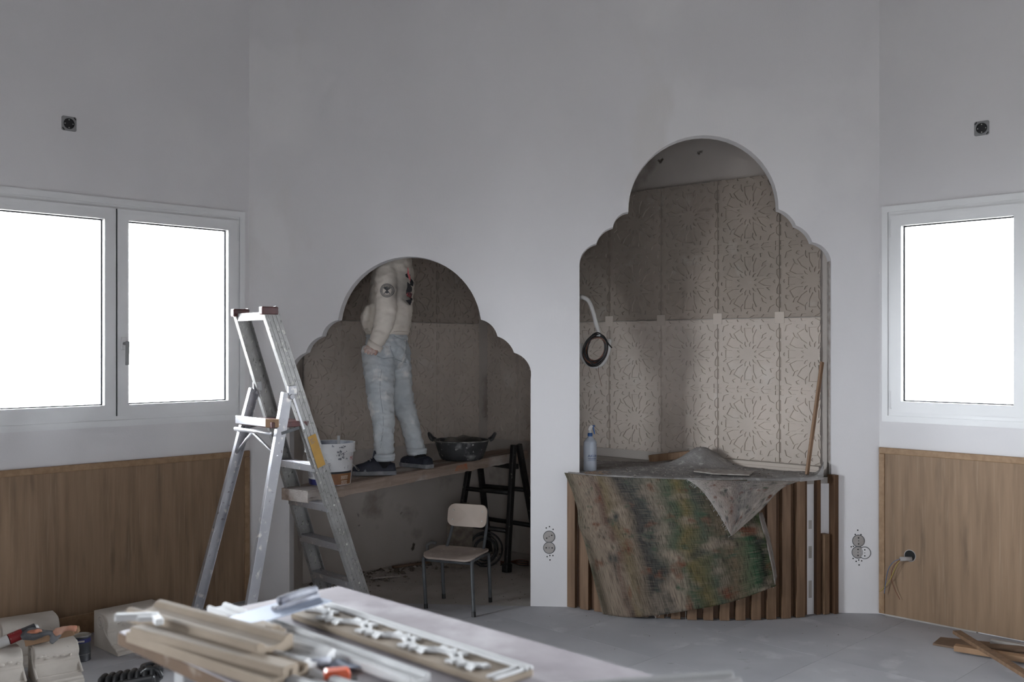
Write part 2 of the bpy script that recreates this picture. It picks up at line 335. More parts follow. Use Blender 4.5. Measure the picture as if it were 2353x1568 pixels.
def skin(mb, voxel, smooth_it=6, wr=0, wsc=.1):   # one closed skin over overlapping lofts
    me = bpy.data.meshes.new('tmp'); me.from_pydata(mb.v, [], mb.f); bm = bmesh.new(); bm.from_mesh(me); bmesh.ops.recalc_face_normals(bm, faces=bm.faces); bm.to_mesh(me); bm.free()
    ob = bpy.data.objects.new('tmp', me); COL.objects.link(ob)
    r = ob.modifiers.new('r', 'REMESH'); r.mode = 'VOXEL'; r.voxel_size = voxel
    sm = ob.modifiers.new('s', 'SMOOTH'); sm.factor = .5; sm.iterations = smooth_it
    dg = bpy.context.evaluated_depsgraph_get(); e = bpy.data.meshes.new_from_object(ob.evaluated_get(dg))
    if wr:
        for v, nn in zip(e.vertices, [v.normal.copy() for v in e.vertices]):
            p = v.co; q = V((p.x * 1.0, p.y, p.z * 1.9)) / wsc
            v.co = p + nn * wr * (abs(mnoise.noise(q)) * -2 + .6 + .5 * mnoise.noise(q * 2.3))
    out = MB(); out.add([v.co.copy() for v in e.vertices], [tuple(p.vertices) for p in e.polygons]); bpy.data.objects.remove(ob); bpy.data.meshes.remove(me); bpy.data.meshes.remove(e)
    return out
def baked(name, mb, mat, parent, voxel, smooth_it=6, wr=0, wsc=.1): return obj(name, skin(mb, voxel, smooth_it, wr, wsc), mat, parent, smooth=True, recalc=False)

# ================================================================ THE ROOM (octagonal, 4.3 m high)
H = 4.3
CL, CR = V((-1.61, 6.1, 0)), V((2.136, 5.79, 0))
MD = (CR - CL).normalized(); MN = V((-MD.y, MD.x, 0))          # along the far wall, and out of the room behind it
LD, LN = V((-1, -1, 0)).normalized(), V((-1, 1, 0)).normalized()
RD, RN = V((1, -1, 0)).normalized(), V((1, 1, 0)).normalized()
UP = V((0, 0, 1))
def mpx(x, y): p = onplane(x, y, CL, MN) - CL; return (p.dot(MD), p.z)
def lpx(x, y): p = onplane(x, y, CL, LN) - CL; return (p.dot(LD), p.z)
def rpx(x, y): p = onplane(x, y, CR, RN) - CR; return (p.dot(RD), p.z)
def m3(x, y, z=0): return CL + MD * x + UP * y + MN * z
def l3(x, y, z=0): return CL + LD * x + UP * y + LN * z
def r3(x, y, z=0): return CR + RD * x + UP * y + RN * z
WT = .092
# --- far wall with its two scalloped arches
def arch(pts, jl, jr, zb):
    out = [(jl, zb)]
    seq = [tuple(mpx(*p)) for p in pts]; segs = [(0, 1, 2), (2, 3, 4), (4, 5, 6), (6, 7, 8), (8, 9, 10), (10, 11, 12), (12, 13, 14)]
    for a, b, c in segs: out += arc3(seq[a], seq[b], seq[c], 28 if (a, c) == (6, 8) else 9)[(0 if a == 0 else 1):]
    return out + [(jr, zb)]
jl1 = mpx(665, 870)[0]; jr1 = mpx(1219, 870)[0]
A1 = arch([(665.5, 870), (675, 833), (703, 810.5), (716, 787), (740, 773), (751, 750), (777, 736), (942, 590), (1105, 735), (1129, 748), (1143, 773.5), (1168, 789), (1181, 811), (1209, 829), (1219.3, 872)], jl1, jr1, 0)
jl2 = mpx(1331.5, 620)[0]; jr2 = mpx(1910, 620)[0]
A2 = arch([(1331.5, 612), (1341, 579), (1370, 560), (1383.5, 536), (1408.5, 522), (1419, 499), (1444, 487), (1616.5, 311), (1789, 481.5), (1814, 496), (1829, 518.5), (1853, 534), (1866.5, 557), (1898, 574), (1910, 612)], jl2, jr2, .756)
ML = (CR - CL).length
outer = [(0, 0)] + A1 + [(ML, 0), (ML, H), (0, H)]
wall_far = obj('wall_far', slab(outer, [A2], m3, WT), m_far, kind='structure')
# --- windows: visible openings measured on the wall planes, unseen ones added for daylight
WZ0, WZ1 = 1.115, 2.378
WL = (.035, 1.63); WR = (.02, 1.60)
def room_wall(name, to3, length, wins, mat=m_wall, d=.10):
    return obj(name, slab(rect(0, length, 0, H), [rect(a + .03, b - .03, z0 + .03, z1 - .03) for a, b, z0, z1 in wins], to3, d), mat, kind='structure')
LLEN = 3.68; RLEN = 3.70
wl = room_wall('wall_left', l3, LLEN, [(*WL, WZ0, WZ1)])
wr = room_wall('wall_right', r3, RLEN, [(*WR, WZ0, WZ1), (1.74, 3.60, .12, WZ1)])  # the farther opening is unseen, added for daylight from the right
P = [CL + LD * LLEN]; P.append(V((P[0].x, P[0].y - 3.7, 0))); P.append(P[1] + V((2.62, -2.62, 0)))
Q = [CR + RD * RLEN]; Q.append(V((Q[0].x, Q[0].y - 3.7, 0))); Q.append(Q[1] + V((-2.62, -2.62, 0)))
def mk(a, b):
    d = (b - a).normalized(); c = (P[1] + Q[1]) / 2; nn = V((-d.y, d.x, 0)); nn = nn if nn.dot(a - c) > 0 else -nn
    return (lambda x, y, z=0: a + d * x + UP * y + nn * z), (b - a).length, nn, d
added_windows = []
for nm, a, b, wn in (('wall_left_side', P[0], P[1], [(.25, 1.6)]), ('wall_right_side', Q[0], Q[1], []), ('wall_near_left', P[1], P[2], []),  # left side opening is unseen, added to bring in daylight
                     ('wall_near_right', Q[1], Q[2], []), ('wall_near', P[2], Q[2], [(1.55, 2.2)])):  # opening behind the camera is unseen, added as frontal daylight
    t3, ln, nn, d = mk(a, b); room_wall(nm, t3, ln, [(x0, x1, WZ0, WZ1) for x0, x1 in wn]); added_windows += [(t3, x0, x1, nn) for x0, x1 in wn]
big = [(-6, -5), (6.5, -5), (6.5, 10), (-6, 10)]
obj('ceiling', MB().prism(big, (0, 0, H), (1, 0, 0), (0, 1, 0), UP, .2), m_ceil, kind='structure')
floor = obj('floor', MB().prism(big, (0, 0, -.2), (1, 0, 0), (0, 1, 0), UP, .2), m_nfloor, kind='structure')
# dusty floor tiles, laid diagonally, with hairline joints
tdir, tn = V((1, 1, 0)).normalized(), V((1, -1, 0)).normalized(); T0 = V((1.98, 5.39, 0)); TS = .6
tile_me = None
for i in range(-12, 6):
    for j in range(-8, 8):
        c = T0 + tdir * (TS * (i + .5)) + tn * (TS * (j + .5))
        if not (1.3 < c.y and abs(c.x) < .56 * c.y + 1.2): continue
        poly = [c + tdir * (a * TS / 2 - a * .0007) + tn * (b * TS / 2 - b * .0007) for a, b in ((-1, -1), (1, -1), (1, 1), (-1, 1))]
        for p0, nn in ((CL, MN), (CL, LN), (CR, RN)):       # clip at the walls
            out = []
            for k in range(len(poly)):
                a, b = poly[k], poly[(k + 1) % len(poly)]; da, db = (a - p0).dot(nn) - .0, (b - p0).dot(nn)
                if da <= 0: out.append(a)
                if (da < 0 < db) or (db < 0 < da): out.append(a.lerp(b, da / (da - db)))
            poly = out
            if len(poly) < 3: break
        if len(poly) < 3: continue
        obj('floor_tile', MB().prism([(p.x, p.y) for p in poly], (0, 0, 0), (1, 0, 0), (0, 1, 0), UP, .004 + random.uniform(0, .0006)), m_floor, floor)
FZ = .004
# --- window units
def window(name, to3, nrm, t0, t1, z0, z1, handle=None):
    w = thing(name, '', '', to3((t0 + t1) / 2, z0, 0), kind='structure')
    def ring(nm, a, b, c, d, wd, n0, n1, par, mat=m_frame, bv=.003):
        mb = MB(); q = rect(a, b, c, d); r_ = rect(a + wd, b - wd, c + wd, d - wd)
        return obj(nm, slab(q, [r_], lambda x, y, z: to3(x, y, n0 + z * (n1 - n0)), 1, mb), mat, par, bevel=bv)
    ring('casing', t0, t1, z0, z1, .035, -.012, .06, w); ring('outer_frame', t0 + .02, t1 - .02, z0 + .02, z1 - .02, .05, -.004, .08, w)
    mid = (t0 + t1) / 2; e = .058
    for k, (a, b) in enumerate(((t0 + e, mid - .005), (mid + .005, t1 - e))):
        s = ring('sash', a, b, z0 + e, z1 - e, .062, -.026, .05, w, bv=.005)
        ring('glazing_bead', a + .060, b - .060, z0 + e + .060, z1 - e - .060, .008, .012, .03, s, m_rubber, .0)
        g = .06; pm = MB(); pm.prism(rect(a + g, b - g, z0 + e + g, z1 - e - g), to3(0, 0, .02), to3(1, 0, 0) - to3(0, 0, 0), UP, nrm, .006); obj('pane', pm, m_glass, s)
        hx = a if k == 0 else b
        for hz in (z0 + e + .07, z1 - e - .07):
            obj('hinge', MB().tube([to3(hx, hz - .05, -.02), to3(hx, hz + .05, -.02)], .008, 8).tube([to3(hx, hz - .052, -.02), to3(hx, hz - .047, -.02)], .0095, 8), m_frame, s, smooth=40)
        if k == 0 and handle is not None:
            hx = b - .032; hz = handle; mb = MB(); mb.bar(to3(hx, hz - .035, -.031), to3(hx, hz + .035, -.031), .028, .012, nrm); obj('handle_plate', mb, m_frame, s, bevel=.003)
            mb = MB(); mb.tube([to3(hx, hz, -.03), to3(hx, hz, -.065)], .009, 10); mb.bar(to3(hx - .004, hz + .014, -.07), to3(hx - .004, hz - .12, -.066), .02, .014, nrm); obj('handle', mb, m_greyp, s, bevel=.004)
    obj('mullion_gap', MB().bar(to3(mid, z0 + e, .015), to3(mid, z1 - e, .015), .0098, .06, nrm), m_rubber, w)
    # daylight portal just outside the opening guides the sky light (no light of its own)
    ld = bpy.data.lights.new('portal', 'AREA'); ld.shape = 'RECTANGLE'; ld.size = t1 - t0; ld.size_y = z1 - z0; ld.cycles.is_portal = True
    lo = bpy.data.objects.new('window_portal', ld); COL.objects.link(lo); lo.location = to3((t0 + t1) / 2, (z0 + z1) / 2, .115)
    lo.rotation_euler = (-nrm).to_track_quat('-Z', 'Y').to_euler()
window('window_1', l3, LN, *WL, WZ0, WZ1, lpx(282, 790)[1]); window('window_2', r3, RN, *WR, WZ0 + .01, WZ1 - .01)
window('window_3', r3, RN, 1.74, 3.60, .12, WZ1)  # unseen window, added to brighten the left part of the far wall
for k, (t3, x0, x1, nn) in enumerate(added_windows): window('window_%d' % (4 + k), t3, nn, x0, x1, WZ0, WZ1)  # unseen windows, added beside and behind the camera as extra daylight
# --- wainscots of laminate boards with oak edge trims
def wainscot(wall, to3, ztop, z0, length, bw, nrm, lead=0, notch=None):
    x = lead + .012; k = 0
    while x < length:
        b = min(x + bw, length)
        obj('wainscot_board', MB().prism(rect(x, b - .0004, z0 if k else z0, ztop - .018), to3(0, 0, -.012), to3(1, 0, 0) - to3(0, 0, 0), UP, nrm, .0118), m_lam, wall)
        x = b; k += 1
    d = to3(1, 0, 0) - to3(0, 0, 0)
    obj('top_rail', MB().prism([(lead, ztop - .036), (lead + .0, ztop), (length, ztop), (length, ztop - .036)], to3(0, 0, -.02), d, UP, nrm, .0198), m_oak, wall, bevel=.004)
    obj('side_rail', MB().prism(rect(lead, lead + .034, z0, ztop - .0365), to3(0, 0, -.02), d, UP, nrm, .0198), m_oak, wall, bevel=.004)
zl = lpx(560, 1036)[1]; zr = rpx(2030, 1028)[1]
wainscot(wl, l3, zl, .01, 3.64, .41, LN, .005); wainscot(wr, r3, zr, .012, 1.68, .385, RN, .005)
obj('baseboard_left', MB().prism([(0, .006), (0, .105), (.012, .118), (.016, .112), (.016, .006)], l3(.75, 0, -.0125), -LN, UP, LD, 2.9), m_oak, kind='structure', bevel=.002)
obj('trim_1', MB().prism(rect(.04, .55, .0045, .013), r3(0, 0, -.013), RD, UP, RN, .012), m_board, kind='structure')
# --- niche behind the far wall: two carved walls meeting in a corner
NL, NLd = V((-.98, 6.91, 0)), V((.7, .714, 0)).normalized(); NLn = V((-NLd.y, NLd.x, 0))
NR, NRd = V((1.85, 5.90, 0)), V((-.743, .669, 0)).normalized(); NRn = V((NRd.y, -NRd.x, 0)); NRn = NRn if NRn.y > 0 else -NRn
def nl3(x, y, z=0): return NL + NLd * x + UP * y + NLn * z
def nr3(x, y, z=0): return NR + NRd * x + UP * y + NRn * z
LT0, LT1, RS1 = -.545, 1.051, 2.835
wnl = obj('wall_niche_left', MB().prism(rect(LT0 - .1, LT1 + .15, 0, H), nl3(0, 0, .02), NLd, UP, NLn, .15), m_niche, kind='structure')
wnr = obj('wall_niche_right', MB().prism(rect(-.06, RS1 + .15, 0, H), nr3(0, 0, .02), NRd, UP, NRn, .15), m_niche, kind='structure')
p0 = m3(jl1 - .012, 0, WT); p1 = nl3(LT0, 0, .02)
obj('wall_niche_return', MB().bar(p0 + V((-.075, 0, H / 2)), p1 + V((-.075, .05, H / 2)), .15, H, UP), m_niche, kind='structure')
# carved panel relief: rosettes of twelve petals, recessed between raised straps
PW, PH = .4275, .4425
def cells():
    out = []
    def rot(pts, a): c, s = math.cos(a), math.sin(a); return [(x * c - y * s, x * s + y * c) for x, y in pts]
    for k in range(12):
        a = k * PI / 6
        out.append(rot([(.33, 0), (.52, .10), (.74, .118), (.74, -.118), (.52, -.10)], a))
        out.append(rot([(.205, 0), (.285, .032), (.37, 0), (.285, -.032)], a + PI / 12))
        out.append(rot([(.61, 0), (.72, .05), (.85, 0), (.72, -.05)], a + PI / 12))
        out.append(rot([(.80, 0), (.86, .055), (.89, 0), (.86, -.055)] if k % 3 == 0 else [(.81, 0), (.90, .07), (.94, .0), (.90, -.07)], a))
    for k in range(4):
        a = k * PI / 2; e = .985
        out.append(rot([(.70, .70), (.85, .63), (.80, .80), (.63, .85)], a))
        for s in (1, -1):
            q = [[(e, .42), (.90, .50), (.90, .66), (e, .74)], [(e, .05), (.915, .20), (.915, .33), (e, .36)]]
            for c in q: c = [(x, y * s) for x, y in c]; out.append(rot(c, a))
        out.append(rot([(.87, .87), (e, .87), (e, e), (.87, e)], a))
    fixed = []
    for c in out:
        A = sum(c[i][0] * c[(i + 1) % len(c)][1] - c[(i + 1) % len(c)][0] * c[i][1] for i in range(len(c)))
        fixed.append(c if A > 0 else c[::-1])
    return fixed
def panel_mesh(cut0=None, cut1=None, rows=2):
    holes = [[((x + 1) * PW / 2, (y + 1 + 2 * r) * PH / 2) for x, y in c] for r in range(rows) for c in cells()]
    o = rect(.0012, PW - .0012, .0012, PH * rows - .0012); mb = MB(); D = .0075
    def t3(x, y, z): return V((x, y, z))
    vs, fs = flat_fill(o, holes, t3); mb.add(vs, fs)
    for h in holes:
        c = (sum(p[0] for p in h) / len(h), sum(p[1] for p in h) / len(h)); k = len(h)
        lo = [V((c[0] + (x - c[0]) * .93, c[1] + (y - c[1]) * .93, -D)) for x, y in h]; mb.loft([[V((x, y, 0)) for x, y in h], lo], False); mb.add(lo, [tuple(range(k))])
    b = [V((x, y, -.0205)) for x, y in o]; mb.loft([[V((x, y, 0)) for x, y in o], b], False)
    me = bpy.data.meshes.new('carved_panel'); bm = bmesh.new(); tmp = bpy.data.meshes.new('t'); tmp.from_pydata(mb.v, [], mb.f); bm.from_mesh(tmp); bpy.data.meshes.remove(tmp)
    bmesh.ops.remove_doubles(bm, verts=bm.verts, dist=1e-5)
    for cx_, sg in ((cut0, -1), (cut1, 1)):
        if cx_ is not None: bmesh.ops.bisect_plane(bm, geom=bm.verts[:] + bm.edges[:] + bm.faces[:], plane_co=(cx_, 0, 0), plane_no=(sg, 0, 0), clear_outer=True)
    bmesh.ops.recalc_face_normals(bm, faces=bm.faces)
    top = max(bm.faces, key=lambda f: f.calc_area())
    if top.normal.z < 0: bmesh.ops.reverse_faces(bm, faces=bm.faces)
    bm.to_mesh(me); bm.free(); me.materials.append(m_carve); return me
full = panel_mesh(); DK = {}
def panels(wall, base, d, nrm, starts, zs, zh, flip, cutend=None, cutstart=None, last=None):
    for x in starts:
        me = full
        if cutstart is not None and x < cutstart < x + PW: me = panel_mesh(cut0=cutstart - x) if d.x > 0 else panel_mesh(cut1=PW - (cutstart - x))
        if cutend is not None and x < cutend < x + PW: me = panel_mesh(cut1=cutend - x) if d.x > 0 else panel_mesh(cut0=PW - (cutend - x))
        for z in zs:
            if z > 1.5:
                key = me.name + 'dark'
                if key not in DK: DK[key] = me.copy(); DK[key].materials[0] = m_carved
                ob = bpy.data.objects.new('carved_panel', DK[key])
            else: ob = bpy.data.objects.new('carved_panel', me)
            ux = d if d.x > 0 else -d
            o = base + d * (x if d.x > 0 else x + PW) + UP * z - nrm * random.uniform(0, .003)
            m = Matrix((ux, UP, -nrm)).transposed().to_4x4(); m.translation = o; PLOC[ob.name] = o
            COL.objects.link(ob); ob.parent = wall; ob.matrix_parent_inverse = Matrix.Translation(-PLOC[wall.name]); ob.matrix_basis = m
ZS = (.848, 1.737)
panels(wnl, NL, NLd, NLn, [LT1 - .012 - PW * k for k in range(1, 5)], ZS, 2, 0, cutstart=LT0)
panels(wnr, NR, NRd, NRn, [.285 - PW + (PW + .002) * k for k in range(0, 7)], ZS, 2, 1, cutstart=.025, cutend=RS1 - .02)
for k in range(1, 6):        # square plaster plugs over the joints
    sx_ = .285 + (PW + .002) * (k - 1) if k > 0 else 0
    for zz in (1.736,):
        obj('plug', MB().prism(rect(sx_ - .032, sx_ + .032, zz - .036, zz + .036), nr3(0, 0, -.0065), NRd, UP, NRn, .006), m_carve, wnr, bevel=.002)
obj('base_moulding', MB().prism([(-.012, .803), (-.012, .82), (-.006, .823), (-.006, .842), (0, .845), (.021, .845), (.021, .803)], nr3(.03, 0, 0), NRn, UP, NRd, .80), m_carve, wnr)
obj('corner_bead', MB().prism(rect(-.006, .0, .8, mpx(1900, 600)[1]), m3(jr2 - .0005, 0, .02), MD, UP, MN, .055), m_rubble, wall_far)

# ================================================================ CURVED COUNTER UNDER THE RIGHT ARCH
cA, cB = mpx(1303, 1250)[0], mpx(1929, 1250)[0]; CZ = .80
half = (cB - cA) / 2; sag = .235; RC = (half * half + sag * sag) / (2 * sag); cmid = (cA + cB) / 2
CC = m3(cmid, 0, RC - sag); A0 = math.asin(half / RC)       # arc centre (behind the wall) and half angle
def cpos(a, r, z): return CC + MD * (r * math.sin(a)) - MN * (r * math.cos(a)) + UP * z
def cray(x, y, off=0):                                       # pixel ray -> the curved front, pushed out by `off`
    d = ray(x, y); o = V((0, 0, CAMZ)) - CC; a = d.x**2 + d.y**2; b = 2 * (o.x * d.x + o.y * d.y); c = o.x**2 + o.y**2 - (RC + off)**2
    q = b * b - 4 * a * c
    if q < 0: return None
    return V((0, 0, CAMZ)) + d * ((-b - math.sqrt(q)) / (2 * a))
ctr = thing('counter', 'curved built-in counter clad in vertical dark wooden slats below the right arch', 'counter', cpos(0, RC, 0))
SB = .045
def counter_poly(r, back=True, inset=.0):
    a = [cpos(-A0 + 2 * A0 * i / 40, r, 0) for i in range(41)]
    if back: a += [nr3(.12, 0, -.03), nr3(1.72, 0, -.03), m3(cA + .0, 0, .55)]
    return [(p.x, p.y) for p in a]
xy = ((1, 0, 0), (0, 1, 0))
fb = counter_poly(RC - SB, False); fb[0:1] = [(m3(cA + .05, 0, -.002).x, m3(cA + .05, 0, -.002).y)]; fb[-1:] = [(m3(cB - .05, 0, -.002).x, m3(cB - .05, 0, -.002).y)]
obj('counter_body', MB().prism(fb, (0, 0, .004), *xy, UP, CZ - .045), m_wall, ctr)
bb_ = [m3(jl2 + .01, 0, WT + .004), m3(jr2 - .06, 0, WT + .004), nr3(.17, 0, -.03), nr3(1.72, 0, -.03), m3(jl2 + .01, 0, .55)]
obj('shelf_body', MB().prism([(p.x, p.y) for p in bb_], (0, 0, .004), *xy, UP, CZ - .045), m_niche, ctr)
obj('counter_top', MB().prism([q for q in counter_poly(RC - SB + .004, False)] + [(p.x, p.y) for p in (m3(jr2 - .004, 0, -.002), m3(jr2 - .004, 0, WT + .004), nr3(.17, 0, -.03), nr3(1.72, 0, -.03), m3(jl2 + .004, 0, .55), m3(jl2 + .004, 0, -.002))], (0, 0, CZ - .04), *xy, UP, .036), m_board, ctr)
pitch = .0915; na = int(2 * A0 * RC / pitch)
def cslat(name, a, wd, r0, r1, z0, z1, mat, bv=.002):
    da = wd / RC / 2; poly = [cpos(a - da, r0, 0), cpos(a + da, r0, 0), cpos(a + da, r1, 0), cpos(a - da, r1, 0)]
    return obj(name, MB().prism([(p.x, p.y) for p in poly], (0, 0, z0), *xy, UP, z1 - z0), mat, ctr, bevel=bv)
for k in range(na + 1):
    a = -A0 + (.028 + pitch * k) / RC
    if a > A0 - .19: break
    cslat('slat', a, .055, RC - SB + .012, RC + random.uniform(0, .003), .006, CZ + .002 - random.uniform(0, .004), m_slat)
    cslat('backing_strip', a + pitch / RC / 2, .034, RC - SB, RC - SB + .016, .008, CZ - .004, m_slatd)
    last = a
def ang(px): p = cray(px, 1300); v = p - CC; return math.atan2(v.dot(MD), -v.dot(MN))
cslat('backing_strip', ang(1886), .028, RC - SB, RC - SB + .03, .006, CZ + .006, m_slatd)
cslat('backing_strip', ang(1918), .030, RC - SB, RC + .016, .006, CZ + .012, m_slatd)
o = cslat('short_slat', ang(1901), .040, RC - SB, RC - .002, .006, .47, m_slat); o['label'] = 'short slat ending below the top'
for z0, z1 in ((.1, .2), (.33, .40), (.50, .55)):
    cslat('filler_patch', ang(1873), .022, RC - SB - .002, RC - SB + .0015, z0, z1, m_board, 0)
# ---- painted cloth hanging over the counter front
def curve_px(pts, n=10): return spline([V((x, y, 0)) for x, y in pts], n)
Lc = curve_px([(1297, 1087), (1313, 1125), (1327, 1172), (1329, 1205), (1341, 1240), (1356, 1300), (1385, 1412)])
Rc = curve_px([(1716, 1103), (1745, 1185), (1766, 1265), (1783, 1347)])
Tc = curve_px([(1297, 1087), (1345, 1092), (1400, 1096), (1500, 1100), (1600, 1103), (1716, 1103)])
Bc = curve_px([(1385, 1412), (1440, 1419), (1500, 1416), (1580, 1404), (1680, 1384), (1783, 1347)])
def coons(L_, R_, T_, B_, off):
    def fn(u, v):
        l, r, t, b = samp(L_, v), samp(R_, v), samp(T_, u), samp(B_, u)
        p = l * (1 - u) + r * u + t * (1 - v) + b * v - (L_[0] * (1 - u) * (1 - v) + R_[0] * u * (1 - v) + L_[-1] * (1 - u) * v + R_[-1] * u * v)
        o_ = off(u, v); q = cray(p.x, p.y, o_); dd = o_
        while q is None or (q.z < CZ + .02 and False): dd += .01; q = cray(p.x, p.y, dd)
        return q
    return fn
def off_main(u, v):
    e = .022 + .03 * v + .010 * math.sin(u * 19 + v * 2) * v + .006 * math.sin(u * 41 + 1) * v + .012 * mnoise.noise(V((u * 4, v * 4, 3)))
    if u < .1: e += .03 * (1 - u / .1) * (1 - .5 * v)
    return max(e, .012)
cl = tag(obj('painted_cloth', MB().grid(coons(Lc, Rc, Tc, Bc, off_main), 70, 50), m_cloth, smooth=True, solid=.004, recalc=False), 'stained multicoloured cloth hanging over the front of the slatted counter', 'cloth')
fl = coons(curve_px([(1578, 1102), (1613, 1128), (1650, 1180), (1680, 1231)]), curve_px([(1838, 1106), (1795, 1124), (1745, 1176), (1682, 1231)]),
           curve_px([(1578, 1102), (1700, 1105), (1838, 1106)]), curve_px([(1680, 1231), (1681, 1231.5), (1682, 1231)]), lambda u, v: .062 + .03 * v + .012 * math.sin(u * 7) * (1 - v) - .03 * max(0, u - .8) * 5 * (1 - v))
o = obj('folded_flap', MB().grid(fl, 30, 24), m_flap, cl, smooth=True, solid=.004, recalc=False); o['label'] = 'pale grey underside folded over in a triangle'
hm = coons(curve_px([(1742, 1180), (1765, 1265), (1781, 1345)]), curve_px([(1752, 1178), (1772, 1250), (1785, 1325)]), curve_px([(1742, 1180), (1752, 1178)]), curve_px([(1781, 1345), (1785, 1325)]), lambda u, v: .03 + .035 * v - .012 * u)
o = obj('turned_edge', MB().grid(hm, 4, 14), m_flap, cl, smooth=True, solid=.004, recalc=False); o['label'] = 'pale turned-back edge'
mb = MB(); rr = random.Random(4)
for k in range(46):       # frayed threads along the flap and the hem
    if k < 30: t = rr.random(); p = fl(0, t); q = p + V((rr.uniform(-.02, .004), -.004, rr.uniform(-.018, .004)))
    else: t = rr.random(); p = samp(Bc, t); p = cray(p.x, p.y, .06); q = p + V((rr.uniform(-.01, .01), -.003, -rr.uniform(.004, .02)))
    mb.tube([p, (p + q) / 2 + V((0, -.004, .002)), q], .0006, 4)
p = cray(1576, 1405, .05); mb.tube([p, p + V((-.002, 0, -.03)), p + V((.002, 0, -.062))], .0007, 4)
o = obj('loose_threads', mb, m_castw, cl); o['kind'] = 'stuff'
# ---- dusty sheet, its hump, and the grit lying on the counter top
front = [cpos(-A0 + 2 * A0 * i / 40, RC - .012, 0) for i in range(41)]
mound = V((1.20, 6.30, 0))
def sheet(u, v):
    a = -A0 * .985 + 1.83 * A0 * u; f = cpos(a, RC + .010, 0)
    d = f.normalized(); n_ = NRn; t = (NR - NRn * .02 - f).dot(n_) / d.dot(n_); tw = max(.05, min(t, .75 + .25 * u)) if t > 0 else .05
    b = f + d * tw * .97; p = f.lerp(b, v); q = p - mound
    h = .118 * math.exp(-((q.x * .8 + q.y * .5) / .135) ** 2 - ((q.y * .8 - q.x * .45) / .115) ** 2) + .006 * (mnoise.noise(V((p.x * 7, p.y * 7, 0))) + .5) + .004 * mnoise.noise(V((p.x * 25, p.y * 25, 2)))
    h += .07 * max(0, (u - .955) / .045) ** 2 * (v > .12)
    return V((p.x, p.y, CZ + .005 + max(h, 0) - (.02 if v == 0 else 0)))
ds = tag(obj('dust_sheet', MB().grid(sheet, 110, 44), m_dust, smooth=True, recalc=False), 'dusty grey sheet with a rubble hump covering the counter top inside the right arch', 'dust sheet')
def lump(mb, c, r, rr, mi=0, flat=.7):
    vs = []
    for x, y, z in ((1, 0, 0), (-1, 0, 0), (0, 1, 0), (0, -1, 0), (0, 0, 1), (0, 0, -1)): vs.append(V(c) + V((x * r * rr.uniform(.5, 1.3), y * r * rr.uniform(.5, 1.3), z * r * flat * rr.uniform(.6, 1.1))) + V((rr.uniform(-.2, .2), rr.uniform(-.2, .2), 0)) * r)
    mb.add(vs, [(0, 2, 4), (2, 1, 4), (1, 3, 4), (3, 0, 4), (2, 0, 5), (1, 2, 5), (3, 1, 5), (0, 3, 5)], mi)
mb = MB(); rr = random.Random(2)
for k in range(520):
    u, v = rr.uniform(.08, .97), rr.random() ** .8
    if rr.random() < .4: u, v = min(.95, abs(rr.gauss(.62, .17))), min(.99, abs(rr.gauss(.55, .25)))
    p = sheet(u, max(.02, v)); lump(mb, p + V((0, 0, .001)), rr.choice((.0016, .002, .003, .004, .006)) * rr.uniform(.6, 1.3), rr, rr.choice((0, 0, 1)))
g = tag(obj('counter_grit', mb, [m_rubble, m_rubdark], kind='stuff'), 'plaster crumbs scattered over the dusty sheet on the counter', 'rubble')
def flatboard(name, pts, z, th, mat, lab, cat, bv=.002, tilt=0):
    return tag(obj(name, MB().prism([(p.x, p.y) for p in [onz(x, y, z) for x, y in pts]], (0, 0, z), *xy, UP, th), mat, bevel=bv), lab, cat)
flatboard('plaster_offcut', [(1594, 1085), (1640, 1091), (1722, 1094), (1733, 1085), (1700, 1083), (1596, 1080)], CZ + .018, .007, m_rubble, 'thin pale plaster offcut lying flat near the front of the counter top', 'offcut')
p, q = at(1494, 1054, 6.52), at(1560, 1047, 6.42)
tag(obj('wood_block', MB().bar(p, q + (q - p) * .4, .05, .045, UP).bar(p + V((.02, -.028, -.01)), p + V((.05, -.028, -.01)), .004, .012, UP), m_batten, bevel=.002), 'short brown wood block half buried behind the rubble hump', 'wood block')
mb = MB(); rr = random.Random(9)
for k in range(26):
    p = onz(rr.uniform(1352, 1398), rr.uniform(1083, 1090), CZ + .02); d = V((rr.uniform(-1, 1), rr.uniform(-.4, .4), rr.uniform(-.1, .15))) * .035; mb.bar(p - d, p + d, .003, .002)
tag(obj('wood_splinters', mb, m_gtimb, kind='stuff'), 'little heap of brown splinters at the left front edge of the counter', 'splinters')
# leaning batten
bt = tag(obj('leaning_batten', MB().bar(at(1854, 1091, 5.80), at(1889, 832, 5.865), .03, .014, V((.75, -.66, 0))), m_batten, bevel=.002), 'thin brown wooden batten leaning inside the right edge of the right arch', 'batten')
# spray bottle
bb = onz(1356, 1072, CZ + .012); bb = at(1356, 1073, 6.03); bb.z = CZ + .008; S1 = bb.y / F
bo = thing('spray_bottle', 'translucent spray bottle with blue and white trigger head standing on the counter', 'spray bottle', bb)
R0 = 15.2 * S1; hB = (1073 - 1008) * S1
body = obj('bottle_body', MB().lathe([(0, 0), (R0 * .93, 0), (R0, .004), (R0, hB * .32), (R0 * .985, hB * .33), (R0, hB * .34), (R0, hB * .86), (R0 * .98, hB * .9), (R0 * .98, hB), (R0 * .8, hB + .012), (R0 * .42, hB + .03), (R0 * .34, hB + .034), (R0 * .34, hB + .042)], bb, 28), m_bottle, bo, smooth=40)
zt = hB + .036
obj('collar', MB().lathe([(0, zt), (.0145, zt), (.0155, zt + .003), (.0155, zt + .016), (.0125, zt + .02), (0, zt + .02)], bb, 20), m_blue, bo, smooth=40)
def bx(x, z): return bb + V((x, 0, z))
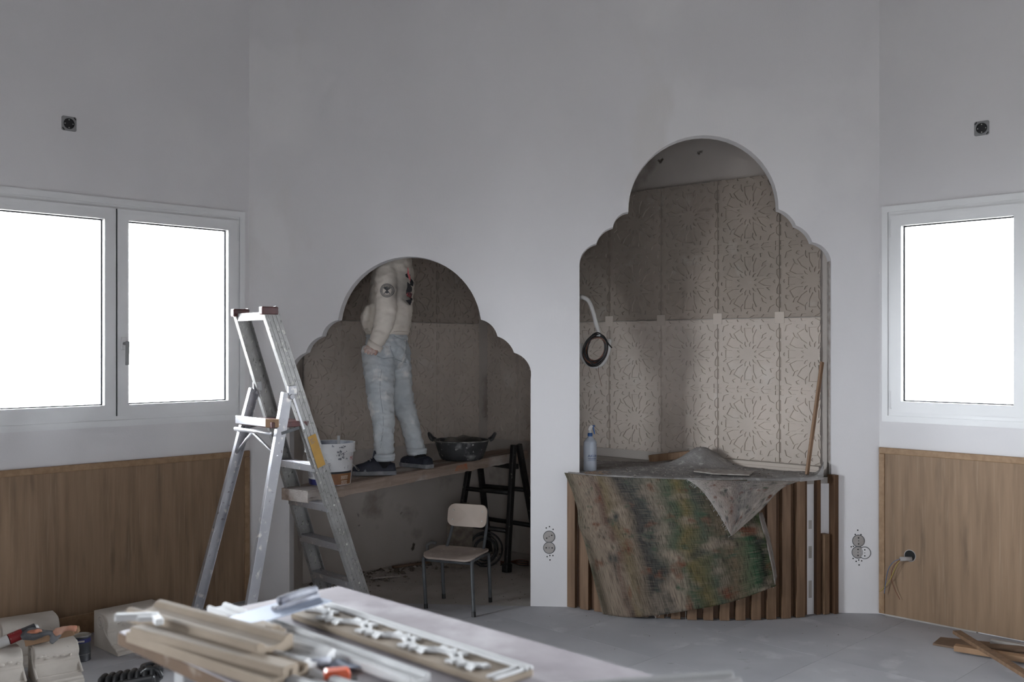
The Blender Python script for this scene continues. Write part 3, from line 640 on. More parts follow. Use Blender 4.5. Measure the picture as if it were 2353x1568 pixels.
hd = MB(); hd.lathe([(0, zt + .02), (.011, zt + .02), (.010, zt + .04), (0, zt + .04)], bb, 16)
prof = [(-.013, .036), (-.011, .05), (-.004, .063), (.006, .069), (.014, .066), (.018, .058), (.012, .05), (.010, .036)]
hd.prism([(x, z + zt) for x, z in prof], bb + V((0, -.009, 0)), (1, 0, 0), UP, (0, 1, 0), .018)
obj('trigger_head', hd, m_whitep, bo, bevel=.002)
obj('trigger', MB().prism([(x, z + zt) for x, z in [(.013, .068), (.030, .066), (.031, .06), (.022, .056), (.028, .03), (.030, .012), (.024, .012), (.018, .035), (.014, .056)]], bb + V((0, -.006, 0)), (1, 0, 0), UP, (0, 1, 0), .012), m_blue, bo, bevel=.002)
bv = bvh_of(body); td = V((.35, -1, 0)).normalized(); tu = V((1, .35, 0)).normalized(); mb = MB(); cpt = bb + UP * hB * .53 + td * .02
t = textmesh('AKUA', .021); drape(mb, t, cpt, tu, UP, bv, .0006)
for i, zz in enumerate((-.018, -.026)):
    drape(mb, ([(a + .0021 * k - .026, b) for k in range(24) for a, b in ((0, 0), (.0015, 0), (.0015, .0035 - .002 * i), (0, .0035 - .002 * i))], [tuple(range(4 * k, 4 * k + 4)) for k in range(24)]), cpt + UP * zz, tu, UP, bv, .0006)
obj('lettering', mb, m_txtblue, bo)
# corrugated conduit and coiled cables hanging at the left edge
cz = lambda x, y, Y=6.06: at(x, y, Y)
ctp = spline([cz(1325, 687, 6.14), cz(1337, 683), cz(1352, 692), cz(1363, 718), cz(1370, 745), cz(1377, 769)], 12)
fine = [samp(ctp, i / 150) for i in range(151)]
cdn = thing('conduit', 'pale corrugated conduit curving out behind the left edge of the right arch', 'conduit', ctp[0])
obj('conduit_tube', MB().tube(fine, [.0125 + (.0018 if i % 2 else -.0008) for i in range(151)], 10), m_whitep, cdn, smooth=True)
lo = spline([cz(1334, 790, 6.10), cz(1335, 815, 6.10), cz(1349, 835, 6.10), cz(1369, 842, 6.10), cz(1385, 834, 6.10), cz(1396, 812, 6.10), cz(1400, 780, 6.11)], 12); fine = [samp(lo, i / 150) for i in range(151)]
obj('conduit_loop', MB().tube(fine, [.0135 + (.0018 if i % 2 else -.0008) for i in range(151)], 10), m_whitep, cdn, smooth=True)
obj('tape', MB().tube([cz(1372, 769, 6.045), cz(1379, 772, 6.045)], [.014, .013], 10), m_castw, cdn)
coil = thing('cable_coil', 'coil of black and brown cables hanging from the pale conduit end', 'cable coil', cz(1377, 772))
rr = random.Random(5)
for k in range(11):
    cx_, cy_ = 1369 + rr.uniform(-2, 2), 803 + rr.uniform(-3, 3); rx, ry = rr.uniform(20, 28), rr.uniform(28, 37); ph = rr.uniform(-.3, .3); Yk = 6.045 + rr.uniform(-.02, .02)
    pts = [cz(cx_ + rx * math.sin(a + ph * .3) + 4 * math.cos(a), cy_ - ry * math.cos(a), Yk + .012 * math.sin(2 * a + k)) for a in [2 * PI * i / 40 for i in range(41)]]
    obj('cable', MB().tube(pts, .0042, 6), m_copper if k in (3, 7) else m_cable, coil, smooth=True)
obj('cable', MB().tube([cz(1384, 772), cz(1394, 785), cz(1406, 800)], .0042, 6), m_cable, coil, smooth=True)
obj('thin_wire', MB().tube(spline([cz(1376, 842), cz(1375, 855), cz(1378, 870), cz(1383, 888)], 6), .0012, 5), m_copper, coil)

# ================================================================ PLANK, TRESTLE, LADDER
PA = V((-1.205, 5.545, .76)); PD = V((.58, .81, 0)).normalized(); PLEN = 2.12; PN = V((PD.y, -PD.x, 0)); RISE = .048 / PLEN
def pl(t, s, z=0): return PA + PD * t + PN * s + UP * (RISE * t + z)        # along, across (camera side +), height above the top
rr = random.Random(3); mb = MB(); rings = []
for i in range(61):
    t = PLEN * i / 60; w0, w1 = -.122 + rr.uniform(-.002, .002), .105 + rr.uniform(-.004, .002); th = .066 + rr.uniform(-.003, .003)
    if i == 0: w0 += .008; w1 -= .006
    rings.append([pl(t, w0, 0), pl(t, w0 * .4, .0015 * rr.uniform(-1, 1)), pl(t, w1 * .4, .0015 * rr.uniform(-1, 1)), pl(t, w1 - .006, 0), pl(t, w1, -.006), pl(t, w1 + rr.uniform(-.003, 0), -th * .5), pl(t, w1 - rr.uniform(0, .006), -th), pl(t, w0, -th)])
mb.loft(rings)
plank = obj('plank', mb, m_plank); tag(plank, 'thick weathered wooden scaffold plank spanning from stepladder to black trestle', 'plank')
pd2 = PLEN * .63; o = obj('spray_mark', MB().add([pl(pd2 - .03, .1065, -.012), pl(pd2 + .07, .1065, -.010), pl(pd2 + .08, .1065, -.05), pl(pd2 - .06, .1065, -.048)], [(0, 1, 2, 3)]), m_plankend, plank); o['label'] = 'faint orange spray mark'
# trestle: two frames meeting along a ridge, black with plaster specks
pk0, pk1 = V((.030, 6.99, .872)), V((-.27, 7.32, .845))
tr = thing('trestle', 'black splattered folding trestle holding up the far end of the plank', 'trestle', (0, 7.1, 0))
fA, fB, fC, fD = V((-.036, 6.87, 0)), V((-.42, 7.20, 0)), V((.20, 7.17, 0)), V((-.17, 7.53, 0))
off = V((.018, .018, 0))
for a, b in ((pk0 - off, fA), (pk1 - off, fB), (pk0 + off, fC), (pk1 + off, fD)):
    obj('leg', MB().bar(a, b, .040, .034, V((1, -.9, 0))), m_black, tr, bevel=.006)
    if b is not fD: obj('foot_cap', MB().bar(b + (a - b) * .07, b, .056, .052, V((1, -.9, 0))), m_blackp, tr, bevel=.008)
for a, b, f0, f1 in ((pk0 - off, pk1 - off, fA, fB), (pk0 + off, pk1 + off, fC, fD)):
    for h in (.32, .62): obj('rung', MB().tube([a.lerp(f0, 1 - h), b.lerp(f1, 1 - h)], .0165, 10), m_black, tr, smooth=True)
tl = pl(PLEN * .86, 0, -.066).z
obj('cross_bar', MB().bar(V((pk0.x, pk0.y, tl - .019)) + (pk0 - pk1).normalized() * .0, V((pk1.x, pk1.y, tl - .019)), .05, .036, UP), m_black, tr, bevel=.003)
# stepladder
lr, ldd = V((.695, -.72, 0)).normalized(), V((.72, .695, 0)).normalized()
ladder = thing('stepladder', 'paint-splattered aluminium platform stepladder with red platform in front of left arch', 'stepladder', (-1.2, 5.35, 0))
rt, rb = V((-1.250, 5.14, 1.755)), V((-.776, 5.545, FZ))          # right front rail, top and foot
lt_, lb = V((-1.48, 5.40, 1.752)), V((-1.085, 5.865, FZ))
def rail(top, bot, inw, name, wd=.084):
    ax = (bot - top).normalized(); sd = (ldd - ax * ldd.dot(ax)).normalized(); nn = ax.cross(sd); nn = nn if nn.dot(inw) > 0 else -nn
    mb = MB(); mb.bar(top, bot, wd, .004, nn)
    for s in (1, -1): mb.bar(top + sd * s * (wd / 2 - .002) + nn * .014, bot + sd * s * (wd / 2 - .002) + nn * .014, .004, .03, nn)
    for s in (-.26, 0, .26): mb.bar(top + sd * s * wd - nn * .0025, bot + sd * s * wd - nn * .0025, .004, .002, nn)
    r = obj(name, mb, m_alud, ladder, bevel=.0012)
    cp = MB().box(top + nn * 0 - UP * .012, (wd + .012, .036, .042), Matrix((ldd, lr, UP)).transposed()); c = obj('end_cap', cp, m_red, r, bevel=.006); c['label'] = 'dark red plastic cap'
    c.location = c.location + nn * .012
    return r, sd, nn
rR, sdR, nR = rail(rt, rb, -lr, 'front_rail'); rL, sdL, nL = rail(lt_, lb, lr, 'front_rail')
def onrail(a, b, z): return a.lerp(b, (a.z - z) / (a.z - b.z))
for z in (.255, .478, .70, .922):
    a, b = onrail(lt_, lb, z), onrail(rt, rb, z); mb = MB(); mb.bar(a, b, .078, .005, UP); mb.bar(a + UP * -.018 - ldd * .036, b + UP * -.018 - ldd * .036, .005, .036, UP); mb.bar(a + UP * -.012 + ldd * .036, b + UP * -.012 + ldd * .036, .005, .024, UP)
    for s in (-.02, -.007, .007, .02): mb.bar(a + ldd * s + UP * .003, b + ldd * s + UP * .003, .004, .003, UP)
    obj('rung', mb, m_alu, ladder, bevel=.0015)
    for q, nn in ((a, nL), (b, nR)): obj('rivet', MB().tube([q - nn * .0045, q - nn * .0015], .006, 10), m_screw, ladder)
a, b = onrail(lt_, lb, 1.715) - ldd * .03, onrail(rt, rb, 1.715) - ldd * .03
obj('top_bar', MB().bar(a, b, .012, .042, UP), m_alud, ladder, bevel=.002)
zp = 1.150; a, b = onrail(lt_, lb, zp), onrail(rt, rb, zp)
mb = MB(); mb.bar(a - ldd * .10, b - ldd * .10, .22, .03, UP); o = obj('platform', mb, m_red, ladder, bevel=.004); o['label'] = 'dark red plastic platform'
fe = obj('platform_edge', MB().bar(a - ldd * .215 + UP * .012, b - ldd * .215 + UP * .012 - lr * .05, .012, .042, UP), m_aluclean, ladder, bevel=.002)
obj('platform_bracket', MB().bar(b - ldd * .215 + UP * .01 - lr * .05, b - ldd * .17 + UP * .01 - lr * .0, .03, .044, UP), m_batten, ladder, bevel=.003)
obj('platform_tube', MB().tube([a - ldd * .22 - UP * .04, b - ldd * .22 - UP * .04], .011, 12), m_aluclean, ladder, smooth=True)
# rear legs hinged on the front rails
hR, hL = onrail(rt, rb, 1.315) - ldd * .055 , onrail(lt_, lb, 1.325) - ldd * .055
bR, bL = V((-1.352, 5.010, FZ)), V((-1.70, 5.205, FZ))
for h, bt_, inw in ((hR, bR, -lr), (hL, bL, lr)):
    ax = (bt_ - h).normalized(); sd = (ldd - ax * ldd.dot(ax)).normalized(); nn = ax.cross(sd); nn = nn if nn.dot(inw) > 0 else -nn
    mb = MB(); mb.bar(h, bt_, .056, .004, nn)
    for s in (1, -1): mb.bar(h + sd * s * .026 + nn * .012, bt_ + sd * s * .026 + nn * .012, .004, .026, nn)
    lg = obj('rear_leg', mb, m_alu, ladder, bevel=.001); obj('rubber_foot', MB().bar(bt_ + (h - bt_).normalized() * .05, bt_, .062, .034, nn), m_blackp, lg, bevel=.004)
    q = onrail(rt, rb, 1.33) if h is hR else onrail(lt_, lb, 1.34)
    obj('hinge', MB().bar(h + UP * .01, q, .012, .05, UP).tube([h + nn * .02 + UP * -.02 + ldd * .02, h - nn * .012 + UP * -.02 + ldd * .02], .014, 12), m_alu, ladder, bevel=.002)
    mid = h.lerp(bt_, .16); obj('brace', MB().bar(mid, (a if h is hL else b) - ldd * .05 - UP * .02, .016, .005, nn), m_tube, ladder)
lowL, lowR = hL.lerp(bL, .26), hR.lerp(bR, .25); mc = (a + b) / 2 - ldd * .22 - UP * .045
for q in (lowL, lowR): obj('brace', MB().tube([mc, q], .008, 8), m_aluclean, ladder, smooth=True)
for q0, q1 in ((hL, onrail(lt_, lb, 1.12)), (hR, onrail(rt, rb, 1.12))): obj('side_strap', MB().bar(q0 - UP * .02 + ldd * .03, q1 - ldd * .03, .014, .005, lr), m_aluclean, ladder)
s0, s1 = at(722, 1003, 5.3), at(750, 1071, 5.3)
s0, s1 = onrail(rt, rb, 1.085), onrail(rt, rb, .915); ax = (s1 - s0).normalized(); mb = MB(); n0 = -nR
mb.bar(s0 + n0 * .0045, s1 + n0 * .0045, .052, .001, n0); st = obj('warning_sticker', mb, m_yel, ladder); st['label'] = 'yellow warning sticker'
mb = MB()
for k in range(5): q = s0.lerp(s1, .1 + .035 * k) + n0 * .0058; mb.bar(q - sdR * .018, q + sdR * (.008 - .008 * (k % 3)), .0018, .0005, n0)
obj('sticker_print', mb, m_txt, st)
for q, f in ((onrail(rt, rb, .26), fA), (onrail(lt_, lb, .26), fA)):
    pass
kk = onrail(lt_, lb, .235) + lr * .02; obj('strut', MB().bar(kk + lr * .12, lb + lr * .02 + UP * .04, .012, .02, UP), m_alu, ladder)
mm_ = onrail(rt, rb, .235) - lr * .02; obj('strut', MB().bar(mm_ - lr * .18, rb - lr * .04 + UP * .04, .012, .02, UP), m_alu, ladder)

# ================================================================ SCHOOL CHAIR
ch = thing('school_chair', 'small school chair with pale seat and back on dark tube legs under the plank', 'chair', (-.32, 5.98, 0))
cw, cdp = V((.93, -.37, 0)).normalized(), V((.37, .93, 0)).normalized()       # right and backward directions of the chair
CO = V((-.335, 5.985, 0))
def cp_(x, y, z): return CO + cw * x + cdp * y + UP * z
FLf, FRf, BLf, BRf = onz(979, 1399, FZ), onz(1089, 1419, FZ), onz(1020, 1376, FZ), onz(1127, 1384, FZ)
SZ = .318; n_c = lambda t: None
for ff, bf, sx_ in ((FLf, BLf, -1), (FRf, BRf, 1)):
    q0, q1 = cp_(.158 * sx_, -.125, SZ - .03), cp_(.158 * sx_, .125, SZ - .03)
    pf = [ff, ff.lerp(q0, .93)] + [q0 + V((0, 0, .012)) + cdp * .012, q0 + UP * .018 + cdp * .035]; pb = [q1 + UP * .018 - cdp * .035, q1 + UP * .012 - cdp * .012, bf.lerp(q1, .93), bf]
    obj('leg', MB().tube(spline(pf, 5), .0105, 10), m_tube, ch, smooth=True); obj('leg', MB().tube(spline(pb, 5), .0105, 10), m_tube, ch, smooth=True)
    obj('side_rail', MB().tube([pf[-1], pb[0]], .0105, 10), m_tube, ch, smooth=True)
    for q, d in ((ff, pf[1]), (bf, pb[2])): obj('foot_tip', MB().tube([q, q + (d - q).normalized() * .03], .0122, 10), m_blackp, ch, smooth=40)
    up = cp_(.118 * sx_, .135, 0)
    obj('back_post', MB().tube([cp_(.122 * sx_, .10, SZ - .02), cp_(.122 * sx_, .14, SZ + .02), cp_(.114 * sx_, .198, SZ + .13), cp_(.108 * sx_, .216, SZ + .24)], .0095, 10), m_tube, ch, smooth=True)
obj('cross_bar', MB().tube([cp_(-.15, -.11, SZ - .032), cp_(.15, -.11, SZ - .032)], .009, 10), m_tube, ch, smooth=True)
obj('cross_bar', MB().tube([cp_(-.15, .11, SZ - .02), cp_(.15, .11, SZ - .02)], .009, 10), m_tube, ch, smooth=True)
def rrect(w, h, r, n=5):
    out = []
    for sx_, sy, a0 in ((1, 1, 0), (-1, 1, 90), (-1, -1, 180), (1, -1, 270)):
        for i in range(n + 1): a = math.radians(a0 + 90 * i / n); out.append((sx_ * (w / 2 - r) + r * math.cos(a), sy * (h / 2 - r) + r * math.sin(a)))
    return out
o2 = [(x, y) for x, y in rrect(.335, .285, .05)]
def seat_z(x, y): return SZ + .010 * (x / .16) ** 2 - .012 * max(0, (-y - .09) / .05) + .004 * max(0, y / .14)
mb = MB(); sc = [1.0, .8, .55, .3, .1]
rings = [[cp_(x, y, seat_z(x, y) - .011) for x, y in o2]] + [[cp_(x * s, y * s, seat_z(x * s, y * s)) for x, y in o2] for s in sc]
rings = [[cp_(x * s, y * s, seat_z(x * s, y * s) - .011) for x, y in o2] for s in reversed(sc)] + rings[1:]
mb.loft(rings); obj('seat', mb, m_seat, ch, smooth=50)
bo_ = rrect(.262, .135, .042); mb = MB(); zc = SZ + .198
def bk(x, y, t): return cp_(x, .168 + y * .18 + .02 * (1 - (x / .13) ** 2) - t, zc + y)
rings = [[bk(x * s, y * s, .0) for x, y in bo_] for s in reversed(sc)] + [[bk(x * s, y * s, .011) for x, y in bo_] for s in sc]
mb.loft(rings); obj('backrest', mb, m_chairw, ch, smooth=50)
for sx_ in (-1, 1):
    for sy in (-1, 1):
        q = bk(.098 * sx_, .028 * sy, .011); obj('screw', MB().tube([q + cdp * .002, q - cdp * .0025], [.006, .0045], 10), m_screw, ch)

# ================================================================ BUCKET AND MORTAR TUB ON THE PLANK
bc = pl(.262, .0, .002); bk_ = thing('paint_bucket', 'splattered white plastic bucket with navy base and brown label on the plank', 'bucket', bc)
BH = .238; prof = lambda z: .118 + .022 * z / BH
mb = MB(); mb.lathe([(0, 0), (prof(0), 0)] + [(prof(BH * k / 8), BH * k / 8) for k in range(1, 7)] + [(prof(BH * .77), BH * .77), (prof(BH) + .006, BH * .775), (prof(BH) + .006, BH * .8), (prof(BH) + .003, BH * .82), (prof(BH) + .003, BH * .985), (prof(BH) + .005, BH), (prof(BH) - .002, BH), (prof(BH) - .006, BH * .9), (prof(0) - .003, .10), (0, .10)], bc, 40)
bbody = obj('bucket_body', mb, m_bucket, bk_, smooth=40)
obj('paint_inside', MB().lathe([(prof(BH) - .0028, BH * .99), (prof(BH * .9) - .007, BH * .86), (prof(BH * .5) - .006, BH * .5)], bc, 40), m_paint, bk_, smooth=True)
def wrap(name, a0, a1, z0, z1, mat, off=.0008, par=None, nz=3):
    mb = MB(); mb.grid(lambda u, v: bc + V(((prof(z0 + (z1 - z0) * v) + off) * math.cos(a0 + (a1 - a0) * u), (prof(z0 + (z1 - z0) * v) + off) * math.sin(a0 + (a1 - a0) * u), z0 + (z1 - z0) * v)), 30, nz); mb.uv = None
    return obj(name, mb, mat, par or bk_, smooth=True, recalc=False)
R_ = math.radians
wrap('base_band', R_(170), R_(300), .001, .034, m_bnavy); lb_ = wrap('brown_label', R_(-78), R_(-8), .003, .066, m_bbrown, .0012); wrap('dark_stripe', R_(-78), R_(-8), .066, .078, m_print, .0012)
bvb = bvh_of(bbody); mb = MB()
def bdir(deg): d = V((math.cos(R_(deg)), math.sin(R_(deg)), 0)); return d, V((-d.y, d.x, 0))
def lines(mb, deg, z, n, wd, hh=.0035, gap=.0075, off=.0016, seed=1):
    d, u = bdir(deg); r_ = random.Random(seed)
    for k in range(n):
        x = -wd / 2
        while x < wd / 2 - .004:
            e = min(wd / 2, x + r_.uniform(.004, .014)); drape(mb, ([(x, 0), ((x + e) / 2, 0), (e, 0), (e, hh), ((x + e) / 2, hh), (x, hh)], [(0, 1, 4, 5), (1, 2, 3, 4)]), bc + d * .1 + UP * (z - gap * k), u, UP, bvb, off); x = e + .002
lines(mb, 212, .142, 4, .08); lines(mb, 212, .085, 6, .08); lines(mb, 270, .125, 8, .055, .003, .0085)
d, u = bdir(-28); drape(mb, textmesh('1', .028), bc + d * .1 + UP * .100, u, UP, bvb, .0016); d, u = bdir(-40); drape(mb, textmesh('II', .016), bc + d * .1 + UP * .098, u, UP, bvb, .0016)
obj('small_print', mb, m_txt, bk_)['kind'] = 'stuff'
mb = MB(); d, u = bdir(-12); drape(mb, textmesh('MC', .032), bc + d * .1 + UP * .148, u, UP, bvb, .0016); d, u = bdir(215); drape(mb, textmesh('MC', .022), bc + d * .1 + UP * .163, u, UP, bvb, .0016)
obj('brand_letters', mb, m_txtred, bk_)['kind'] = 'stuff'
mb = MB(); lines(mb, -38, .050, 3, .05, .003, .0075, .0022, 5); lines(mb, -38, .022, 3, .045, .003, .0075, .0022, 6); obj('label_print', mb, m_txtwhite, bk_)['kind'] = 'stuff'
mb = MB(); r_ = random.Random(8)
for k in range(22):
    dg = r_.gauss(-52, 9); zz = .195 + r_.gauss(0, .012) if k < 12 else .165 + r_.uniform(-.02, .03); d, u = bdir(dg); s = r_.uniform(.003, .011)
    drape(mb, ([(0, 0)] + [(s * r_.uniform(.5, 1.2) * math.cos(a), s * r_.uniform(.4, .9) * math.sin(a)) for a in [2 * PI * i / 8 for i in range(8)]], [(0, i + 1, (i + 1) % 8 + 1) for i in range(8)]), bc + d * .1 + UP * zz, u, UP, bvb, .0018)
obj('paint_splashes', mb, m_txt, bk_)['kind'] = 'stuff'
d, u = bdir(-60); h0 = bc + d * .143 + UP * .185; d2, u2 = bdir(118)
obj('wire_handle', MB().tube(spline([h0, h0 + u * .07 + UP * -.055 + d * .012, h0 + u * .125 + UP * -.105 - d * .03, bc + bdir(20)[0] * .165 + UP * .075, bc + bdir(60)[0] * .15 + UP * .12, bc + d2 * .143 + UP * .185], 8), .0018, 6), m_screw, bk_, smooth=True)
tag(obj('stirring_stick', MB().bar(bc + V((.035, .07, .11)), bc + V((.045, .03, .272)), .016, .005, (0, -1, 0)), m_castw, bevel=.001), 'paint-covered stirring stick standing in the white bucket', 'stick')
tb = pl(1.485, .0, .001); tub = thing('mortar_tub', 'black mortar tub streaked with dried plaster on the far half of the plank', 'tub', tb)
TR, TH = .183, .126
def tp(z): return .138 + (TR - .138) * (z / TH) ** .8
mb = MB(); mb.lathe([(0, 0), (tp(0) - .01, 0), (tp(0), .006)] + [(tp(TH * k / 6), TH * k / 6) for k in range(1, 7)] + [(TR + .010, TH + .001), (TR + .012, TH + .006), (TR + .004, TH + .009), (TR - .006, TH + .003)] + [(tp(TH * k / 5) - .007, TH * k / 5) for k in (4, 3, 2)] + [(0, TH * .4)], tb, 48)
obj('tub_body', mb, m_tub, tub, smooth=45); obj('plastered_rim', MB().lathe([(TR + .0105, TH + .0015), (TR + .0128, TH + .006), (TR + .004, TH + .0100), (TR - .002, TH + .006)], tb, 48), m_tubrim, tub, smooth=True)
mb = MB(); mb.grid(lambda u, v: tb + V((v * .160 * math.cos(2 * PI * u), v * .160 * math.sin(2 * PI * u), TH * .80 + .03 * mnoise.noise(V((v * 2.2 * math.cos(2 * PI * u), v * 2.2 * math.sin(2 * PI * u), 1))) + .045 * v * max(0, math.sin(2 * PI * u)) ** 2)), 36, 9); mb.uv = None
obj('mortar', mb, m_mort, tub, smooth=True)
for s in (-1, 1):
    ex = V((s, .12, 0)).normalized(); ey = V((-ex.y, ex.x, 0)); q = tb + ex * (TR + .004) + UP * (TH + .004)
    obj('handle', MB().tube(spline([q - ey * .05, q - ey * .042 + ex * .02 + UP * .012, q + ex * .040 + UP * .044, q + ey * .042 + ex * .02 + UP * .012, q + ey * .05], 6), .0095, 10), m_tub, tub, smooth=True)

# ================================================================ THE PLASTERER STANDING ON THE PLANK (faces left, head above the arch)
pt1, pt2 = pl(.66, .02, .001), pl(1.03, -.01, .001)
man = thing('person', 'person in off-white hoodie and pale jeans standing on the plank inside left arch', 'person', pl(.85, 0, 0))
def X(px, py, Y): return at(px, py, Y)
def ell(c, ax, rx, ry, n=20, ref=(0, 1, 0)):     # ring around c, normal ax; ry along ref, rx across
    ax = V(ax).normalized(); r = V(ref); r = (r - ax * r.dot(ax)).normalized(); q = ax.cross(r)
    return [V(c) + r * (ry * math.sin(2 * PI * i / n)) + q * (rx * math.cos(2 * PI * i / n)) for i in range(n)]
def limb(mb, pts, n=16, ref=(0, 1, 0)):          # pts: (centre, rx, ry)
    c = [p[0] for p in pts]; rings = []
    for i, (p, rx, ry) in enumerate(pts): rings.append(ell(p, c[min(i + 1, len(c) - 1)] - c[max(i - 1, 0)], rx, ry, n, ref))
    return mb.loft(rings)
YT, YA, YF = 6.42, 6.255, 6.585
px1 = YT / F
# body: head, neck, chest, arms and legs in one continuous skin
bd = MB()
hc = X(896, 507, YT)
limb(bd, [(hc + V((.01, 0, .115)), .04, .04), (hc + V((.01, 0, .10)), .075, .06), (hc + V((.005, 0, .06)), .095, .074), (hc, .097, .077), (hc + V((-.01, 0, -.045)), .088, .07), (hc + V((-.022, 0, -.085)), .068, .058), (hc + V((-.03, 0, -.115)), .035, .035)])
limb(bd, [(hc + V((.02, 0, -.05)), .055, .052), (hc + V((.03, 0, -.13)), .055, .056), (hc + V((.03, 0, -.19)), .08, .1)])
bd.loft([ell(hc + V((-.095, 0, -.005)), (-1, 0, -.3), .03, .016, 8), ell(hc + V((-.125, 0, -.038)), (-1, 0, -.3), .016, .017, 8)])       # nose
limb(bd, [(hc + V((-.085, 0, -.062)), .012, .026), (hc + V((-.095, 0, -.064)), .010, .022)], 8)                                          # lips
for s in (-1, 1): limb(bd, [(hc + V((.005, s * .073, -.005)), .028, .012), (hc + V((.012, s * .088, .002)), .03, .006)], 10, (0, 0, 1))     # ears
limb(bd, [(X(904, 588, YT), .09, .15), (X(903, 640, YT), .115, .17), (X(900, 700, YT), .11, .15), (X(890, 765, YT), .115, .155), (X(888, 812, YT), .11, .16)])
nearp = [(887, 607, YA + .03), (887, 655, YA), (889, 708, YA - .01), (881, 748, YA - .02), (870, 778, YA - .045), (861, 797, YA - .058)]
limb(bd, [(X(*p), r, r) for p, r in zip(nearp, (.055, .048, .043, .042, .034, .028))])
farp = [X(900, 607, YF), X(868, 560, YF + .02), X(846, 515, YF + .02), X(836, 500, YF + .02)]
limb(bd, [(p, r, r) for p, r in zip(farp, (.055, .048, .040, .030))])
def leg(pts): return [(X(*p[:3]), p[3], p[3]) for p in pts]
nl_ = [(871, 800, 6.33, .085), (872, 845, 6.29, .08), (874, 885, 6.24, .068), (874, 922, 6.20, .058), (881, 962, 6.16, .052), (883, 1005, 6.12, .046), (882, 1050, 6.09, .04), (883, 1070, 6.08, .042)]
fl_ = [(904, 800, 6.50, .085), (911, 845, 6.48, .078), (917, 885, 6.46, .066), (924, 922, 6.45, .058), (937, 960, 6.43, .05), (949, 1000, 6.42, .045), (958, 1040, 6.41, .04), (961, 1058, 6.40, .042)]
limb(bd, leg(nl_)); limb(bd, leg(fl_))
# hands: palm, four curled fingers and a thumb each
def hand(mb, w, kn, side, curl):       # w wrist, kn knuckle centre, side = across the knuckles, curl = direction the fingers bend to
    d = (kn - w).normalized(); side = V(side).normalized(); curl = V(curl).normalized()
    mb.loft([ell(w - d * .02, d, .024, .029, 12, side), ell(w + d * .01, d, .020, .034, 12, side), ell(w.lerp(kn, .6), d, .019, .042, 12, side), ell(kn, d, .015, .040, 12, side)])
    for k, (l, r) in enumerate(((.034, .0088), (.040, .0094), (.038, .0092), (.031, .0078))):
        b = kn + side * (.033 - .0215 * k) - d * .006; p1 = b + d * l * .8 + curl * .012; p2 = p1 + d * l * .15 + curl * l * .75; p3 = p2 - d * l * .5 + curl * l * .25
        limb(mb, [(b, r * 1.05, r * 1.05), (p1, r, r), (p2, r * .92, r * .92), (p3, r * .75, r * .75)], 8, side)
    t0 = w.lerp(kn, .25) + side * .03; t1 = t0 + d * .036 + side * .016 + curl * .016; t2 = t1 + d * .022 + curl * .02; limb(mb, [(t0, .014, .014), (t1, .0115, .0115), (t2, .0085, .0085)], 8, side)
hm_ = MB(); hand(hm_, X(859, 796, YA - .06), X(852, 809, YA - .10), (-.95, 0, .25), (.15, .8, .25))
hand(hm_, farp[-1], farp[-1] + V((-.05, 0, .06)), (0, 1, 0), (.3, 0, .6))
sk = skin(bd, .0055, 3); sh_ = skin(hm_, .0024, 2); sk.add(sh_.v, sh_.f); body = obj('body', sk, m_skin, man, smooth=True, recalc=False)
hair = MB(); limb(hair, [(hc + V((.015, 0, .128)), .045, .045), (hc + V((.02, 0, .108)), .085, .068), (hc + V((.025, 0, .06)), .098, .083), (hc + V((.04, 0, .0)), .078, .083), (hc + V((.05, 0, -.05)), .05, .068), (hc + V((.055, 0, -.075)), .03, .05)])
baked('hair', hair, m_hair, man, .008, 4, .003, .03)
for s in (-1, 1):
    e = hc + V((-.083, s * .031, .008)); ey = obj('eye', MB().lathe([(0, -.011), (.0078, -.0078), (.011, 0), (.0078, .0078), (0, .011)], e, 12), m_castw, man, smooth=True)
    obj('iris', MB().lathe([(0, .0), (.005, 0)], e + V((-.0112, 0, 0)), 10, Matrix(((0, 0, -1), (0, 1, 0), (1, 0, 0)))), m_hair, ey)
# hoodie
hd = MB()
tor = [(890, 768, 48, .152), (889, 755, 53, .165), (891, 735, 54, .17), (897, 705, 51, .17), (901, 670, 50, .178), (902, 640, 49, .185), (903, 615, 47, .188), (904, 596, 41, .17), (905, 580, 26, .11), (905, 566, 17, .075)]
hd.loft([ell(X(a, b, YT), UP, r * px1, ry, 28) for a, b, r, ry in tor])
sl = [(889, 600, .064), (886, 640, .070), (887, 680, .071), (887, 715, .068), (882, 742, .064), (874, 765, .058), (868, 780, .057), (863, 791, .050), (860, 797, .046)]
limb(hd, [(X(a, b, YA - .055 * i / 8 + .03 * (i == 0)), r, r) for i, (a, b, r) in enumerate(sl)])
limb(hd, [(farp[0], .07, .07), (farp[1], .066, .066), (farp[2], .054, .054), (farp[2].lerp(farp[3], .6), .046, .046)])
hd.loft([ell(X(912, 578, YT), (.5, 0, .6), .03, .10, 16), ell(X(925, 585, YT), (.6, 0, .4), .045, .13, 16), ell(X(938, 597, YT), (.7, 0, -.2), .04, .11, 16)])     # hood lying on the back
hd.loft([ell(X(843, 757, YT - .04), (-.2, 0, 1), .020, .10, 16), ell(X(846, 745, YT - .05), (-.4, 0, 1), .040, .115, 16), ell(X(845, 725, YT - .06), (-.3, 0, 1), .044, .12, 16), ell(X(850, 702, YT - .06), (-.2, 0, 1), .028, .10, 16)])
ho = baked('hoodie', hd, m_hood, man, .0095, 5, .0075, .085)
hem = MB(); hem.loft([ell(X(890, 770, YT), UP, 47 * px1, .150, 28), ell(X(890, 762, YT), UP, 50 * px1, .157, 28)], False); obj('hem_band', hem, m_hood, ho, smooth=True, solid=.006)
